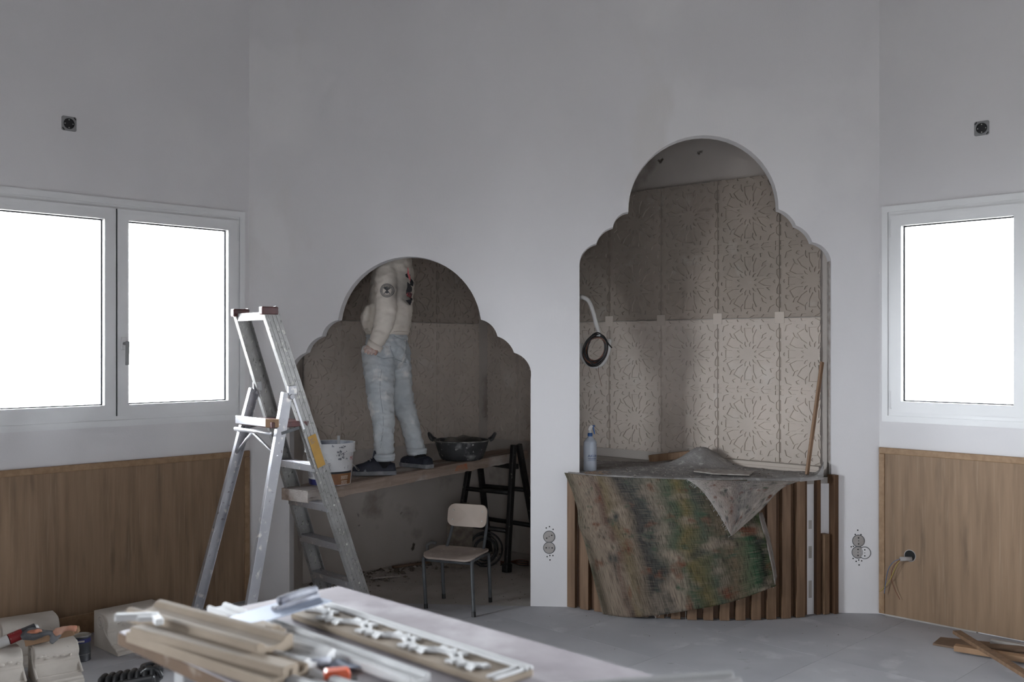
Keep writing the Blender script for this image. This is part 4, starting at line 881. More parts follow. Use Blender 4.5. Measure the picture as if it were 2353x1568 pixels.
obj('pocket_opening', MB().tube(spline([X(858, 700, 6.31), X(849, 708, 6.29), X(842, 718, 6.285), X(841, 726, 6.29), X(848, 727, 6.285), X(857, 718, 6.29)], 6), [.004] * 31, 6), m_hair, ho)
cf = MB(); cf.loft([ell(X(864.5, 789, YA - .05), (-.5, 0, -.8), .051, .051, 20), ell(X(858, 801, YA - .056), (-.5, 0, -.8), .046, .046, 20)], False); obj('cuff', cf, m_hood, ho, smooth=True, solid=.006)
bvh = bvh_of(ho)
def ringf(r0, r1, n=36): return ([(r * math.cos(2 * PI * i / n), r * math.sin(2 * PI * i / n)) for r in (r0, r1) for i in range(n)], [(i, (i + 1) % n, n + (i + 1) % n, n + i) for i in range(n)])
view = V((0, -1, 0)); ux = V((1, 0, 0))
em = MB(); ec = X(881, 664, 6.0); r_ = random.Random(6)
drape(em, ringf(.0395, .043), ec, ux, UP, bvh); drape(em, ringf(.0275, .0295), ec, ux, UP, bvh)
for k in range(30):
    a = 2 * PI * k / 30; c = (.0345 * math.cos(a), .0345 * math.sin(a)); drape(em, ([(c[0] + x * math.cos(a) - y * math.sin(a), c[1] + x * math.sin(a) + y * math.cos(a)) for x, y in ((-.0032, -.0022), (.0032, -.0022), (.0032, .0022), (-.0032, .0022))], [(0, 1, 2, 3)]), ec, ux, UP, bvh)
for a in (50, 130):
    for s in (-1, 1):
        d = V((math.cos(R_(a)), math.sin(R_(a)))); nn = V((-d.y, d.x)); drape(em, ([tuple(d * -.026 + nn * .0022), tuple(d * .0 + nn * .003), tuple(d * .026 + nn * .0075), tuple(d * .026 - nn * .0075), tuple(d * .0 - nn * .003), tuple(d * -.026 - nn * .0022)], [(0, 1, 4, 5), (1, 2, 3, 4)]), ec, ux, UP, bvh)
drape(em, ([(-.008, .004), (.008, .004), (.010, .02), (0, .026), (-.010, .02)], [(0, 1, 2, 3, 4)]), ec, ux, UP, bvh); drape(em, ([(-.011, -.004), (.011, -.004), (.006, -.018), (-.006, -.018)], [(0, 1, 2, 3)]), ec, ux, UP, bvh)
o = obj('sleeve_emblem', em, m_emb, ho, recalc=False); o['label'] = 'round grey emblem on the sleeve'
fp = MB(); fc = X(933, 660, 6.0); px = 6.1 / F
fig = [[(-13, 37), (-8, 40), (-2, 36), (1, 30), (-3, 27), (-9, 29), (-12, 31)], [(-3, 30), (2, 29), (3, 20), (2, 10), (-3, 12), (-4, 20)], [(-3, 14), (3, 12), (3, 0), (0, -10), (-7, -8), (-9, 2), (-6, 10)], [(-8, -4), (-5, -6), (-4, -14), (1, -20), (-2, -22), (-7, -15)], [(0, -8), (3, -6), (2, -16), (0, -24), (-4, -20)], [(-3, -19), (0, -20), (-1, -30), (-4, -36), (-6, -28)], [(-9, -24), (-4, -27), (-3, -32), (-7, -31)]]
for q in fig:
    mx_, my_ = sum(a for a, b in q) / len(q), sum(b for a, b in q) / len(q); k = len(q)
    drape(fp, ([(x * px, y * px) for x, y in q + [(mx_ + (x - mx_) * .5, my_ + (y - my_) * .5) for x, y in q] + [(mx_, my_)]], [(i, (i + 1) % k, k + (i + 1) % k, k + i) for i in range(k)] + [(k + i, k + (i + 1) % k, 2 * k) for i in range(k)]), fc, ux, UP, bvh, .004)
o = obj('back_print', fp, m_print, ho, recalc=False); o['label'] = 'black splashed figure print on the back'
rp_ = MB(); drape(rp_, ([(x * px, y * px) for x, y in [(4, 46), (6, 40), (7, 30), (10, 24), (10, 12), (6, 20), (3, 30)]], [(0, 1, 6), (1, 2, 6), (2, 5, 6), (2, 3, 5), (3, 4, 5)]), fc, ux, UP, bvh)
t = textmesh('AKU', .026); drape(rp_, ([(x * .75 + 5 * px, y * 1.3 - 17 * px) for x, y in t[0]], t[1]), fc, ux, UP, bvh, .006)
o = obj('red_print', rp_, m_redp, ho, recalc=False); o['label'] = 'red patch and letters on the back'
# jeans
jn = MB()
jn.loft([ell(X(888, 848, YT), UP, 30 * px1, .10, 24), ell(X(888, 825, YT - .01), UP, 46 * px1, .155, 24), ell(X(889, 800, YT - .01), UP, 48 * px1, .168, 24), ell(X(889, 776, YT), UP, 47 * px1, .158, 24), ell(X(889, 755, YT), UP, 45 * px1, .150, 24)])
ex = (.026, .024, .022, .022, .016, .016, .020)
limb(jn, [(p, r + e, r + e) for (p, r, _), e in zip(leg(nl_)[:7], ex)], 20); limb(jn, [(p, r + e - .004, r + e - .004) for (p, r, _), e in zip(leg(fl_)[:7], ex)], 20)
je = baked('jeans', jn, m_jean, man, .009, 4, .009, .07)
for (a, b, Yc, r) in ((882, 1047, 6.09, .064), (882.5, 1053, 6.088, .061), (957, 1034, 6.412, .062), (958, 1040, 6.41, .058)):
    obj('turn_up', MB().loft([ell(X(a, b - 5, Yc), UP, r, r, 20), ell(X(a, b, Yc), UP, r + .004, r + .004, 20), ell(X(a, b + 6, Yc), UP, r - .003, r - .003, 20)], False), m_jean, je, smooth=True, solid=.005)
bvj = bvh_of(je)
def stitch(pts, r=.0022):
    out = []
    for a, b in pts:
        o_ = V((0, 0, CAMZ)); d = (X(a, b, 6.2) - o_).normalized(); h = bvj.ray_cast(o_, d)[0]
        if h: out.append(h - d * .0006)
    return out
sm = MB()
for pts in ([(877 - 4 * math.sin(k * .35), 850 + 9 * k) for k in range(21)],):
    q = stitch(pts)
    if len(q) > 2: sm.tube(q, .0012, 5)
obj('side_seam', sm, m_seam, je)
pm_ = MB()
for pts in ([(896, 795), (899, 806), (903, 816), (906, 822)], [(905, 772), (920, 779), (934, 780)], [(866, 818), (880, 824), (893, 823), (906, 822)], [(907, 825), (920, 830), (934, 834)], [(934, 782), (933, 805), (932, 832)]):
    q = stitch([tuple(p) for p in [tuple(v) for v in [(a.x, a.y) for a in spline([V((x, y, 0)) for x, y in pts], 4)]]])
    if len(q) > 2: pm_.tube(q, .0015, 5)
obj('pocket_edge', pm_, m_seam, je)
for a in (921, 900):
    q = stitch([(a, 768), (a + 1, 778)])
    if len(q) == 2: obj('belt_loop', MB().bar(q[0], q[1], .008, .005, (0, -1, 0)), m_jean, je)
# shoes and socks
def shoe(c, d, L):
    d = V(d).normalized(); s = V((-d.y, d.x, 0)); sh = thing('x', '', '', c) if False else None
    st = [(-.5, .026, .012), (-.475, .034, .048), (-.38, .039, .056), (-.25, .041, .050), (-.10, .044, .070), (.0, .047, .088), (.13, .051, .066), (.28, .052, .050), (.40, .044, .042), (.47, .030, .034), (.5, .012, .022)]
    rings = []; zb = .022
    for t, w_, h in st:
        rings.append([c + d * (t * L) + s * (w_ * math.copysign(abs(math.cos(a)) ** .75, math.cos(a))) + UP * (zb + (h * max(0, math.sin(a)) ** .8 if math.sin(a) >= 0 else -.004)) for a in [2 * PI * i / 18 for i in range(18)]])
    mb = MB().loft(rings); up = obj('shoe', mb, m_shoe, man, smooth=True)
    so = [(t * L * 1.03, w_ + .004) for t, w_, h in st]; poly = [(x, y) for x, y in so] + [(x, -y) for x, y in reversed(so)]
    obj('sole', MB().prism(poly, c + UP * .001, d, s, UP, .027), m_sole, up, bevel=.006)
    obj('tongue', MB().loft([ell(c + d * (.04 * L) + UP * .10, d + UP * .4, .010, .030, 12, s), ell(c + d * (-.02 * L) + UP * .135, UP, .010, .032, 12, s), ell(c + d * (-.01 * L) + UP * .15, UP, .006, .026, 12, s)]), m_shoe, up, smooth=True)
    for k in range(4):
        q = c + d * L * (.03 + .055 * k) + UP * (.107 - .011 * k); obj('lace', MB().tube([q - s * .03 - UP * .008, q + UP * .004, q + s * .03 - UP * .008], .0035, 6), m_sole if k == 1 else m_shoe, up, smooth=True)
    return up
c1 = pl(.665, .010, .0); c1 = V((at(861, 1085, 6.09).x, 6.07, c1.z)); shoe(c1, (-1, -.12, 0), .262)
c2 = pl(1.03, .012, .0); c2 = V((at(955, 1072, 6.36).x, 6.40, c2.z)); shoe(c2, (-.75, .66, 0), .255)
for (a, b, Yc), q in (((882, 1050, 6.09), c1 + V((.055, 0, .045))), ((958, 1036, 6.41), c2 + V((.035, -.03, .045)))):
    p = X(a, b, Yc); obj('sock', MB().loft([ell(p, UP, .048, .048, 16), ell(p.lerp(q, .5), UP, .046, .044, 16), ell(q, UP, .044, .034, 16)]), m_sock, man, smooth=True)

# ================================================================ WORK TABLE IN THE FOREGROUND
TZ = .80; tc_ = onz(778, 1347, TZ); ta, tb_ = V((-.70, -.715, 0)).normalized(), V((.715, -.70, 0)).normalized()     # short edge, long edge
TWD, TLN = .705, 1.75
tbl = thing('work_table', 'dusty pale work table top standing in the foreground on grey trestle legs', 'table', tc_ + ta * .35 + tb_ * .8 - UP * TZ)
def tp_(a, b, z=0): return tc_ + ta * a + tb_ * b + UP * z
obj('table_top', MB().loft([[tp_(0, 0, -.036), tp_(TWD, 0, -.036), tp_(TWD, TLN, -.036), tp_(0, TLN, -.036)], [tp_(0, 0), tp_(TWD, 0), tp_(TWD, TLN), tp_(0, TLN)]]), m_table, tbl, bevel=.002)
e0 = .0008
obj('edge_strip', MB().bar(tp_(TWD + e0, -.001, -.019), tp_(TWD + e0, TLN, -.019), .004, .032, UP), m_edge, tbl); obj('edge_strip', MB().bar(tp_(-.001, -e0, -.019), tp_(TWD, -e0, -.019), .004, .032, UP), m_edge, tbl)
for b in (.25, 1.5):
    obj('trestle_beam', MB().bar(tp_(.04, b, -.066), tp_(TWD - .04, b, -.066), .05, .058, UP), m_greyp, tbl, bevel=.004)
    for a, sa in ((.09, 1), (TWD - .09, -1)):
        for s in (-1, 1): obj('leg', MB().bar(tp_(a, b + .02 * s, -.06), tp_(a - .05 * sa, b + .17 * s, -TZ + FZ), .04, .03, ta), m_greyp, tbl, bevel=.003)
def at_z(x, y, z): return onz(x, y, z)
def moulding(name, pa, pb, wd, prof, mat, lab, z, cat='moulding', side=None, group=None):
    """length of profiled moulding between two floor points; prof = (across 0..1, height)"""
    d = (pb - pa); d.z = 0; s = V((d.y, -d.x, 0)).normalized()
    mb = MB(); ring = lambda p: [V((p.x, p.y, z)) + s * (u - .5) * wd + UP * h for u, h in prof]
    mb.loft([ring(pa), ring(pb)]); o = obj(name, mb, mat, bevel=.0015); return tag(o, lab, cat, group), d.normalized(), s
FRAME = [(0, 0), (0, .020), (.10, .024), (.22, .020), (.26, .013), (.74, .013), (.78, .020), (.90, .024), (1, .020), (1, 0)]
COVE = [(0, 0), (0, .036), (.10, .040), (.2, .037), (.30, .026), (.5, .021), (.72, .023), (.80, .034), (.9, .038), (1, .034), (1, 0)]
FLAT = [(0, 0), (0, .022), (.06, .026), (.94, .026), (1, .022), (1, 0)]
# carved frieze: raised frame with leaf relief
z = TZ + .001; hz = z + .024
f_r0, f_r1 = at_z(757, 1384, hz), at_z(1226, 1531, hz); fd = (f_r1 - f_r0); fl_n = V((fd.y, -fd.x, 0)).normalized(); fwid = .128
if fl_n.y > 0: fl_n = -fl_n
fz = thing('carved_frieze', 'long cast plaster frieze with leaf relief and raised border lying on the work table', 'moulding', (f_r0 + f_r1) / 2)
fdn = fd.normalized(); FL = fd.length
def fp_(t, s, zz): return V((f_r0.x, f_r0.y, z)) + fdn * t + fl_n * s + UP * zz
def fbox(name, t0, t1, s0, s1, z0, z1, mat=m_cast, bv=.003): return obj(name, MB().loft([[fp_(t0, s0, z0), fp_(t1, s0, z0), fp_(t1, s1, z0), fp_(t0, s1, z0)], [fp_(t0, s0, z1), fp_(t1, s0, z1), fp_(t1, s1, z1), fp_(t0, s1, z1)]]), mat, fz, bevel=bv)
fbox('frieze_base', 0, FL, 0, fwid, 0, .016)
for s0, s1 in ((0, .010), (.016, .024)): fbox('border', .0, FL, s0, s1, .0162, .025, m_castw)
for t0 in (FL - .012, FL - .034): fbox('border', t0, t0 + .009, .0105, fwid - .0105, .0162, .024, m_castw)
r_ = random.Random(11); FM = .074
def relief(name, pts2, z1=.0245): obj(name, MB().loft([[fp_(t, s_, .0155) for t, s_ in pts2], [fp_(t, s_, z1) for t, s_ in pts2]]), m_castw, fz, bevel=.002)
def leafp(t0, s0, ang, ln, wd): c_, s_ = math.cos(ang), math.sin(ang); return [(t0 + c_ * u * ln - s_ * v * wd, s0 + s_ * u * ln + c_ * v * wd) for u, v in ((0, -.18), (.18, -.75), (.34, -.42), (.55, -1), (.72, -.5), (1, 0), (.72, .5), (.55, 1), (.34, .42), (.18, .75), (0, .18))]
for k in range(8):      # flat cut leaves and scroll bands along the frieze
    t = .055 + .088 * k; sg = 1 if k % 2 else -1
    q0 = [(t - .045 + .09 * i / 8, FM + sg * (.024 * math.sin(PI * i / 8) - .012)) for i in range(9)]
    relief('scroll', [(a_, b_ - .006) for a_, b_ in q0] + [(a_, b_ + .006) for a_, b_ in reversed(q0)], .0235)
    for da, dt, ln in ((.75, .012, .046), (2.4, -.012, .046), (1.57, 0, .034), (-.5, .03, .036), (3.6, -.03, .036)): relief('leaf', leafp(t + dt, FM + sg * .006, sg * da, ln, .0135))
# second frame moulding and the stack of cast lengths
d1, *_ = moulding('frame_moulding', at_z(498, 1391, TZ + .02), at_z(965, 1556, TZ + .02), .062, FRAME, m_castw, 'narrow white double-ridged plaster moulding lying left of the carved frieze', TZ + .001)
moulding('cornice_length', at_z(333, 1392, TZ + .06), at_z(632, 1474, TZ + .06), .11, COVE, m_cast, 'beige hollow cornice length on top of the stack, nearest the stepladder', TZ + .028)
moulding('cornice_length', at_z(392, 1424, TZ + .03), at_z(735, 1512, TZ + .03), .10, COVE, m_castw, 'pale cornice length with a mitred white end beside the frame moulding', TZ + .001)
moulding('cornice_length', at_z(318, 1437, TZ + .045), at_z(668, 1530, TZ + .045), .048, FLAT, m_cast, 'square-edged beige moulding in the middle of the stack, left of the hollow cornice', TZ + .02)
moulding('cornice_length', at_z(304, 1449, TZ + .027), at_z(640, 1560, TZ + .027), .036, FLAT, m_cast, 'lowest thin beige moulding of the stack, nearest the brown table edge', TZ + .001)
moulding('cornice_length', at_z(400, 1462, TZ + .022), at_z(690, 1548, TZ + .022), .05, COVE, m_cast, 'beige moulding with stained end peeping out under the middle of the stack', TZ + .001)
moulding('cornice_length', at_z(640, 1530, TZ + .02), at_z(900, 1615, TZ + .02), .07, FRAME, m_castw, 'white moulding end at the bottom of the photo beside the orange tool', TZ + .001)
moulding('frame_moulding', at_z(1190, 1585, TZ + .035), at_z(1692, 1549, TZ + .035), .055, FRAME, m_castw, 'white double-ridged moulding jutting past the right edge of the table', TZ + .012)
# mitred white corner piece and knotty end block
cp0 = at_z(312, 1418, TZ + .075); mb = MB(); dd = V((.95, .1, 0)).normalized(); d2 = V((.5, -.8, 0)).normalized()
mb.bar(cp0 - dd * .05, cp0 + dd * .055, .018, .018, UP); mb.bar(cp0 + dd * .045 - UP * .001, cp0 + dd * .045 + d2 * .06 - UP * .001, .02, .016, UP); mb.bar(cp0 + dd * .0 + d2 * .02, cp0 + dd * .05 + d2 * .02, .02, .012, UP)
tag(obj('mitred_offcut', mb, m_castw, bevel=.003), 'small bright white mitred offcut at the left end of the stack', 'offcut')
kb = at_z(610, 1452, TZ + .045); tag(obj('end_block', MB().bar(kb - fdn * .05, kb + fdn * .055, .05, .03, UP).bar(kb + fdn * .02 + UP * .018, kb + fdn * .05 + UP * .018, .03, .012, UP), m_cast, bevel=.004), 'knobbly beige plaster block between the cornice and the frame moulding', 'block')
# plastering trowel
twl = thing('trowel', 'steel plastering trowel with plaster-caked handle lying across the mouldings', 'trowel', at_z(665, 1412, TZ + .04))
q0, q1 = at_z(575, 1436, TZ + .040), at_z(757, 1390, TZ + .040); td_ = (q1 - q0).normalized(); ts_ = V((-td_.y, td_.x, 0))
obj('blade', MB().bar(q0 + ts_ * .045, q1 + ts_ * .045 + UP * .012, .115, .0025, UP), m_steel, twl, bevel=.001)
qa, qb = q0.lerp(q1, .42) + ts_ * .05, q0.lerp(q1, 1.0) + ts_ * .05
obj('spine', MB().bar(qa + UP * .010, qb + UP * .020, .022, .012, UP), m_handle, twl, bevel=.003)
obj('handle', MB().tube(spline([qa.lerp(qb, .12) + UP * .027, qa.lerp(qb, .3) + UP * .031, qa.lerp(qb, .7) + UP * .035, qa.lerp(qb, .95) + UP * .034], 5), .011, 12), m_handle, twl, smooth=True)
for t in (.2, .85): obj('shank', MB().bar(qa.lerp(qb, t) + UP * .012, qa.lerp(qb, t) + UP * .03, .012, .012, td_), m_steel, twl, bevel=.002)
# orange tape measure and a smeared scraper
oc = at_z(775, 1558, TZ + .018); om = thing('hand_tool', 'small orange and black hand tool lying between the mouldings on the table', 'tool', oc)
od, os_ = V((.96, .25, 0)).normalized(), V((-.25, .96, 0)).normalized()
obj('case', MB().prism(rrect(.058, .028, .009), oc + UP * .0, od, UP, os_, .034), m_orange, om, bevel=.004)
obj('grip', MB().prism(rrect(.034, .016, .006), oc + od * -.006 - os_ * .002 - UP * .006, od, UP, os_, .038), m_blackp, om, bevel=.003); obj('tongue', MB().bar(oc + od * .026 - UP * .01 + os_ * .017, oc + od * .045 - UP * .01 + os_ * .017, .02, .004, UP), m_blackp, om)
sc_ = at_z(790, 1526, TZ + .01); sp_ = thing('scraper', 'blue-grey metal scraper blade smeared with plaster behind the orange tool', 'scraper', sc_)
obj('blade', MB().bar(sc_ - od * .035 + os_ * .0, sc_ + od * .04, .07, .003, UP), m_steel, sp_); obj('handle', MB().tube([sc_ - od * .03 + UP * .008, sc_ - od * .12 + UP * .006], .011, 10), m_handle, sp_, smooth=True)

# ================================================================ LEFT FLOOR: CORBELS AND TOOLS
def corbel(loc, yaw, W, D_, Hh, lab):
    """plaster bracket: flat back, bulging scroll on top sweeping down to a stepped foot"""
    fx = V((math.cos(yaw), math.sin(yaw), 0)); sy_ = V((-fx.y, fx.x, 0))      # fx: forward, sy_: across
    t = thing('corbel', lab, 'corbel', loc, 'cast plaster corbels on the floor')
    pr = [(0, 0), (D_, 0), (D_, .10 * Hh), (D_ * .93, .12 * Hh), (D_ * .91, .17 * Hh), (D_ * .82, .19 * Hh)]
    pr += [(D_ * (.56 + .26 * (1 - k / 8) ** 2.2), Hh * (.19 + .38 * k / 8)) for k in range(1, 9)]
    pr += [(D_ * .57, .62 * Hh), (D_ * .60, .70 * Hh), (D_ * .60, .80 * Hh), (D_ * .55, .90 * Hh), (D_ * .44, .975 * Hh), (D_ * .3, Hh), (0, Hh)]
    obj('bracket', MB().prism(pr, loc - sy_ * W / 2, fx, UP, sy_, W), m_corb, t, smooth=35, bevel=.004)
    for s in (-1, 1):      # spiral volute on each cheek, and a border line
        o_ = loc + sy_ * s * (W / 2 + .001); c = o_ + fx * D_ * .30 + UP * Hh * .72; sp2 = []
        for k in range(40):
            a = k / 39 * 4.2 * PI; r = Hh * .235 * (1 - .19 * a / PI * 1.1) if a < 4.2 * PI else 0; sp2.append(c + fx * max(r, .008) * math.cos(a - .6) + UP * max(r, .008) * math.sin(a - .6))
        sp2 = [loc + sy_ * s * (W / 2 + .001) + fx * D_ * .80 + UP * .24 * Hh, loc + sy_ * s * (W / 2 + .001) + fx * D_ * .56 + UP * .42 * Hh] + sp2
        obj('volute', MB().tube(sp2, [.0055] * len(sp2), 8), m_corb, t, smooth=True)
    mb = MB(); r2 = random.Random(int(loc.x * 1000))
    for k in range(44): u = r2.uniform(-.42, .42); a = r2.uniform(.15, 1.6); p = loc + sy_ * W * u + fx * D_ * (.17 + .415 * math.sin(a)) + UP * Hh * (.66 + .32 * math.cos(a)); lump(mb, p, r2.uniform(.018, .034), r2, 0, .62)
    o_ = obj('leaf_relief', mb, m_corb, t, smooth=True, sub=1); o_['kind'] = 'stuff'
    for zz in (.22, .50):
        i = min(range(len(pr)), key=lambda q: abs(pr[q][1] - zz * Hh) + (0 if pr[q][0] > .3 * D_ else 9)); obj('fillet', MB().bar(loc + fx * pr[i][0] + UP * pr[i][1] - sy_ * W * .49, loc + fx * pr[i][0] + UP * pr[i][1] + sy_ * W * .49, .006, .006, UP), m_corb, t)
    return t
big_c = onz(304, 1478, .0); big_c = V((-1.83, 5.20, FZ))
corbel(V((-2.06, 5.28, FZ)), R_(-43), .32, .27, .185, 'plaster corbel with a scroll on its cheek by the wooden wainscot, behind the table corner')
corbel(V((-2.20, 4.74, FZ)), R_(-53), .192, .25, .168, 'plaster corbel holding up the wood block end, right of the front pair')
corbel(V((-2.395, 4.60, FZ)), R_(-53), .192, .25, .168, 'plaster corbel at the left photo edge under the red sealant tube')
corbel(V((-2.46, 5.03, FZ)), R_(-53), .26, .25, .20, 'plaster corbel behind the front pair, against the wainscot at the left photo edge')
zt_ = .305
def tz(x, y, Y): return at(x, y, Y)
tube = thing('sealant_tube', 'white sealant tube with a red label lying across the two front corbels', 'tube', tz(30, 1472, 4.610))
a, b = tz(-12, 1484, 4.560), tz(88, 1441, 4.680); dt = (b - a).normalized()
obj('tube_body', MB().tube([a, a + (b - a) * .30], .024, 18), m_whitep, tube, smooth=40); obj('tube_label', MB().tube([a.lerp(b, .32), a.lerp(b, .62)], .0245, 18), m_tubered, tube, smooth=40); obj('tube_end', MB().tube([a.lerp(b, .63), a.lerp(b, .93)], .0235, 18), m_canb, tube, smooth=40); obj('nozzle', MB().tube([a.lerp(b, .94), b], [.018, .012], 14), m_whitep, tube, smooth=40)
mb = MB(); sdv = dt.cross(V((0, -1, .5))).normalized(); nv = V((0, -1, .45)).normalized()
for k, x in enumerate((.40, .45, .5)): q = a.lerp(b, x) + nv * .0246; mb.bar(q - sdv * .012, q + sdv * (.012 - .004 * k), .002, .0006, nv)
obj('label_print', mb, m_txtwhite, tube)
wa, wb = tz(60, 1475, 4.620), tz(172, 1449, 4.660); tag(obj('wood_block', MB().bar(wa, wb, .05, .036, UP).bar(wb, wb + (wb - wa).normalized() * .018, .04, .026, UP), m_gtimbl, bevel=.003), 'wood offcut lying across the gap between the front corbels under the glove', 'wood block')
gv = MB(); gr = lambda x, y, Y=4.605: tz(x, y, Y)
gv2 = MB()
limb(gv2, [(gr(55, 1462, 4.610), .018, .03), (gr(68, 1457), .028, .04), (gr(82, 1458), .026, .045), (gr(95, 1457), .018, .035), (gr(108, 1455), .010, .022), (gr(118, 1454), .008, .016)])
limb(gv2, [(gr(70, 1464, 4.570), .009, .009), (gr(90, 1460, 4.560), .010, .010), (gr(108, 1456, 4.565), .012, .012), (gr(120, 1455, 4.580), .014, .014), (gr(121, 1466, 4.560), .011, .012), (gr(117, 1478, 4.550), .009, .012)], 10)
limb(gv2, [(gr(117, 1478, 4.550), .010, .012), (gr(128, 1470, 4.560), .009, .010), (gr(140, 1458, 4.580), .008, .009)], 10)
gl_ = thing('work_glove', 'crumpled grey and orange work glove draped over the wood offcut', 'glove', gr(90, 1460))
baked('palm', gv2, m_gloved, gl_, .006, 3, .002, .03)
gv3 = MB(); limb(gv3, [(gr(66, 1453, 4.590), .008, .02), (gr(85, 1451, 4.580), .010, .022), (gr(97, 1450, 4.590), .006, .016)]); limb(gv3, [(gr(120, 1460, 4.580), .010, .014), (gr(131, 1452, 4.580), .018, .012), (gr(146, 1446, 4.590), .012, .013), (gr(160, 1443, 4.600), .013, .013), (gr(176, 1446, 4.600), .015, .014)]); limb(gv3, [(gr(124, 1472, 4.560), .006, .008), (gr(132, 1464, 4.570), .012, .008), (gr(142, 1453, 4.585), .008, .008)])
o = baked('back_of_glove', gv3, m_glove, gl_, .006, 3, .002, .03); o['label'] = 'orange knitted back of the glove'
pcn = V((at(186, 1500, 4.93).x, 4.93, FZ)); can = thing('paint_can', 'dark grey paint tin with a pale lid between the corbels', 'tin', pcn)
CRd, CH = .045, .125
obj('can_body', MB().lathe([(0, 0), (CRd, 0), (CRd + .002, .003), (CRd, .006), (CRd, CH - .008), (CRd + .003, CH - .004), (CRd + .002, CH)], pcn, 28), m_canb, can, smooth=40); obj('can_lid', MB().lathe([(CRd + .0025, CH), (CRd - .004, CH + .002), (CRd - .006, CH - .004), (0, CH - .004)], pcn, 28), m_tin, can, smooth=40)
obj('can_band', MB().lathe([(CRd + .0008, CH - .032), (CRd + .0008, CH - .012)], pcn, 28), m_bnavy, can, smooth=True); obj('can_line', MB().lathe([(CRd + .001, .035), (CRd + .001, .037)], pcn, 28), m_greyp, can)
mb = MB(); vd = V((.42, -.9, 0)).normalized(); vu = V((.9, .42, 0)).normalized(); tq = pcn + vd * (CRd + .0016) + UP * (CH - .022)
for k in range(5): mb.bar(tq + vu * (-.012 + .006 * k) - UP * .004, tq + vu * (-.012 + .006 * k) + UP * .004, .0005, .004, vu)
obj('can_label', mb, m_txtwhite, can)
# black plastic drill case handle / tool tray
tr0 = V((at(300, 1560, 4.42).x, 4.40, FZ)); tt = thing('tool_holder', 'black ribbed plastic tool holder lying on the floor beside the table leg', 'tool holder', tr0)
for k in range(8):
    x0 = 232 + 17 * k; p = at(x0, 1566 - 3.2 * k, 4.40); p.z = max(p.z, .05)
    obj('rib', MB().tube([V((p.x, p.y + .05, .012 + FZ)), V((p.x + .006, p.y + .03, p.z + .012)), V((p.x + .010, p.y - .02, p.z + .010)), V((p.x + .012, p.y - .06, .03))], [.012, .016, .016, .012], 10), m_blackp, tt, smooth=True)
pa, pb = at(228, 1572, 4.40), at(366, 1545, 4.40); obj('tray', MB().bar(pa - UP * .02, pb - UP * .02, .11, .05, UP), m_blackp, tt, bevel=.012)
obj('handle_loop', MB().tube(spline([at(322, 1551, 4.38), at(340, 1538, 4.38), at(362, 1541, 4.38), at(372, 1556, 4.38)], 6), .011, 10), m_blackp, tt, smooth=True)
# small roll of tape under the table corner
rp0 = at(349, 1529, 4.75); rp0.z = FZ; obj_r = tag(obj('tape_roll', MB().lathe([(.030, 0), (.052, 0), (.053, .004), (.053, .03), (.052, .034), (.030, .034), (.029, .004), (.030, 0)], rp0, 28), m_canb, smooth=40), 'grey tape roll lying on the floor below the table corner', 'tape roll')

# ================================================================ RIGHT FLOOR: OFFCUT BOARDS
def lie(name, pts, z0, th, mat, lab): return tag(obj(name, MB().prism([(p.x, p.y) for p in [onz(x, y, z0 + th) for x, y in pts]], (0, 0, z0), *xy, UP, th), mat, bevel=.0015), lab, 'board', 'offcut boards on the right floor')
lie('offcut_board', [(2143, 1479), (2161, 1464), (2400, 1488), (2400, 1524), (2285, 1503)], FZ, .010, m_gtimb, 'flat dark brown board lying lowest on the right floor')
a, b = at(2194, 1466, 5.06), at(2420, 1520, 4.80); a.z = b.z = FZ + .010 + .014
tag(obj('offcut_board', MB().bar(a, b, .05, .028, UP), m_gtimbl, bevel=.0015), 'light squared wood offcut on top of the flat dark board', 'board', 'offcut boards on the right floor')
a, b = at(2198, 1447, 5.20), at(2390, 1562, 4.48); a.z = FZ + .062; b.z = FZ + .035
tag(obj('offcut_board', MB().bar(a, b, .045, .018, UP), m_slat, bevel=.002), 'dark brown batten lying diagonally across the other offcuts', 'board', 'offcut boards on the right floor')
a, b = at(2250, 1466, 5.1), at(2440, 1497, 5.0); a.z = b.z = FZ + .0105 + .008
tag(obj('offcut_board', MB().bar(a, b, .075, .014, UP), m_gtimb, bevel=.0015), 'brown board half hidden behind the diagonal batten', 'board', 'offcut boards on the right floor')
a, b = at(2276, 1456, 5.18), at(2440, 1486, 4.98); a.z = FZ + .02; b.z = FZ + .02
tag(obj('offcut_board', MB().bar(a, b, .03, .024, UP), m_board, bevel=.0015), 'greyish thin board pushed up against the right wainscot', 'board', 'offcut boards on the right floor')

# ================================================================ SOCKETS, CABLE OUTLET, LITTLE HOLES
def socket(name, to3, nrm, d, c, lab):
    t = thing(name, lab, 'socket', to3(*c, 0))
    R3 = Matrix((d, UP, -nrm)).transposed()
    obj('mounting_frame', slab(rrect(.078, .078, .010), [[(.029 * math.cos(2 * PI * i / 28), .029 * math.sin(2 * PI * i / 28)) for i in range(28)]], lambda x, y, z: to3(c[0] + x, c[1] + y, -.003 + .006 * z), 1), m_greyp, t, bevel=.001)
    obj('insert', MB().lathe([(.0295, .0005), (.0285, .0045), (.0255, .005), (.0245, .001), (0, .001)], to3(*c, 0), 28, R3), m_blackp, t, smooth=40)
    for a in (0, 90, 180, 270): q = (c[0] + .021 * math.cos(R_(a)), c[1] + .021 * math.sin(R_(a))); obj('screw', MB().lathe([(0, .003), (.0032, .003), (.0032, .001)], to3(*q, 0), 8, R3), m_screw, t)
    for s in (1, -1): q = (c[0] + .030 * s * -1, c[1] + .030 * s); obj('slot', MB().bar(to3(q[0] - .005, q[1] - .006, -.0037), to3(q[0] + .005, q[1] + .006, -.0037), .005, .001, nrm), m_dark, t)
    return t
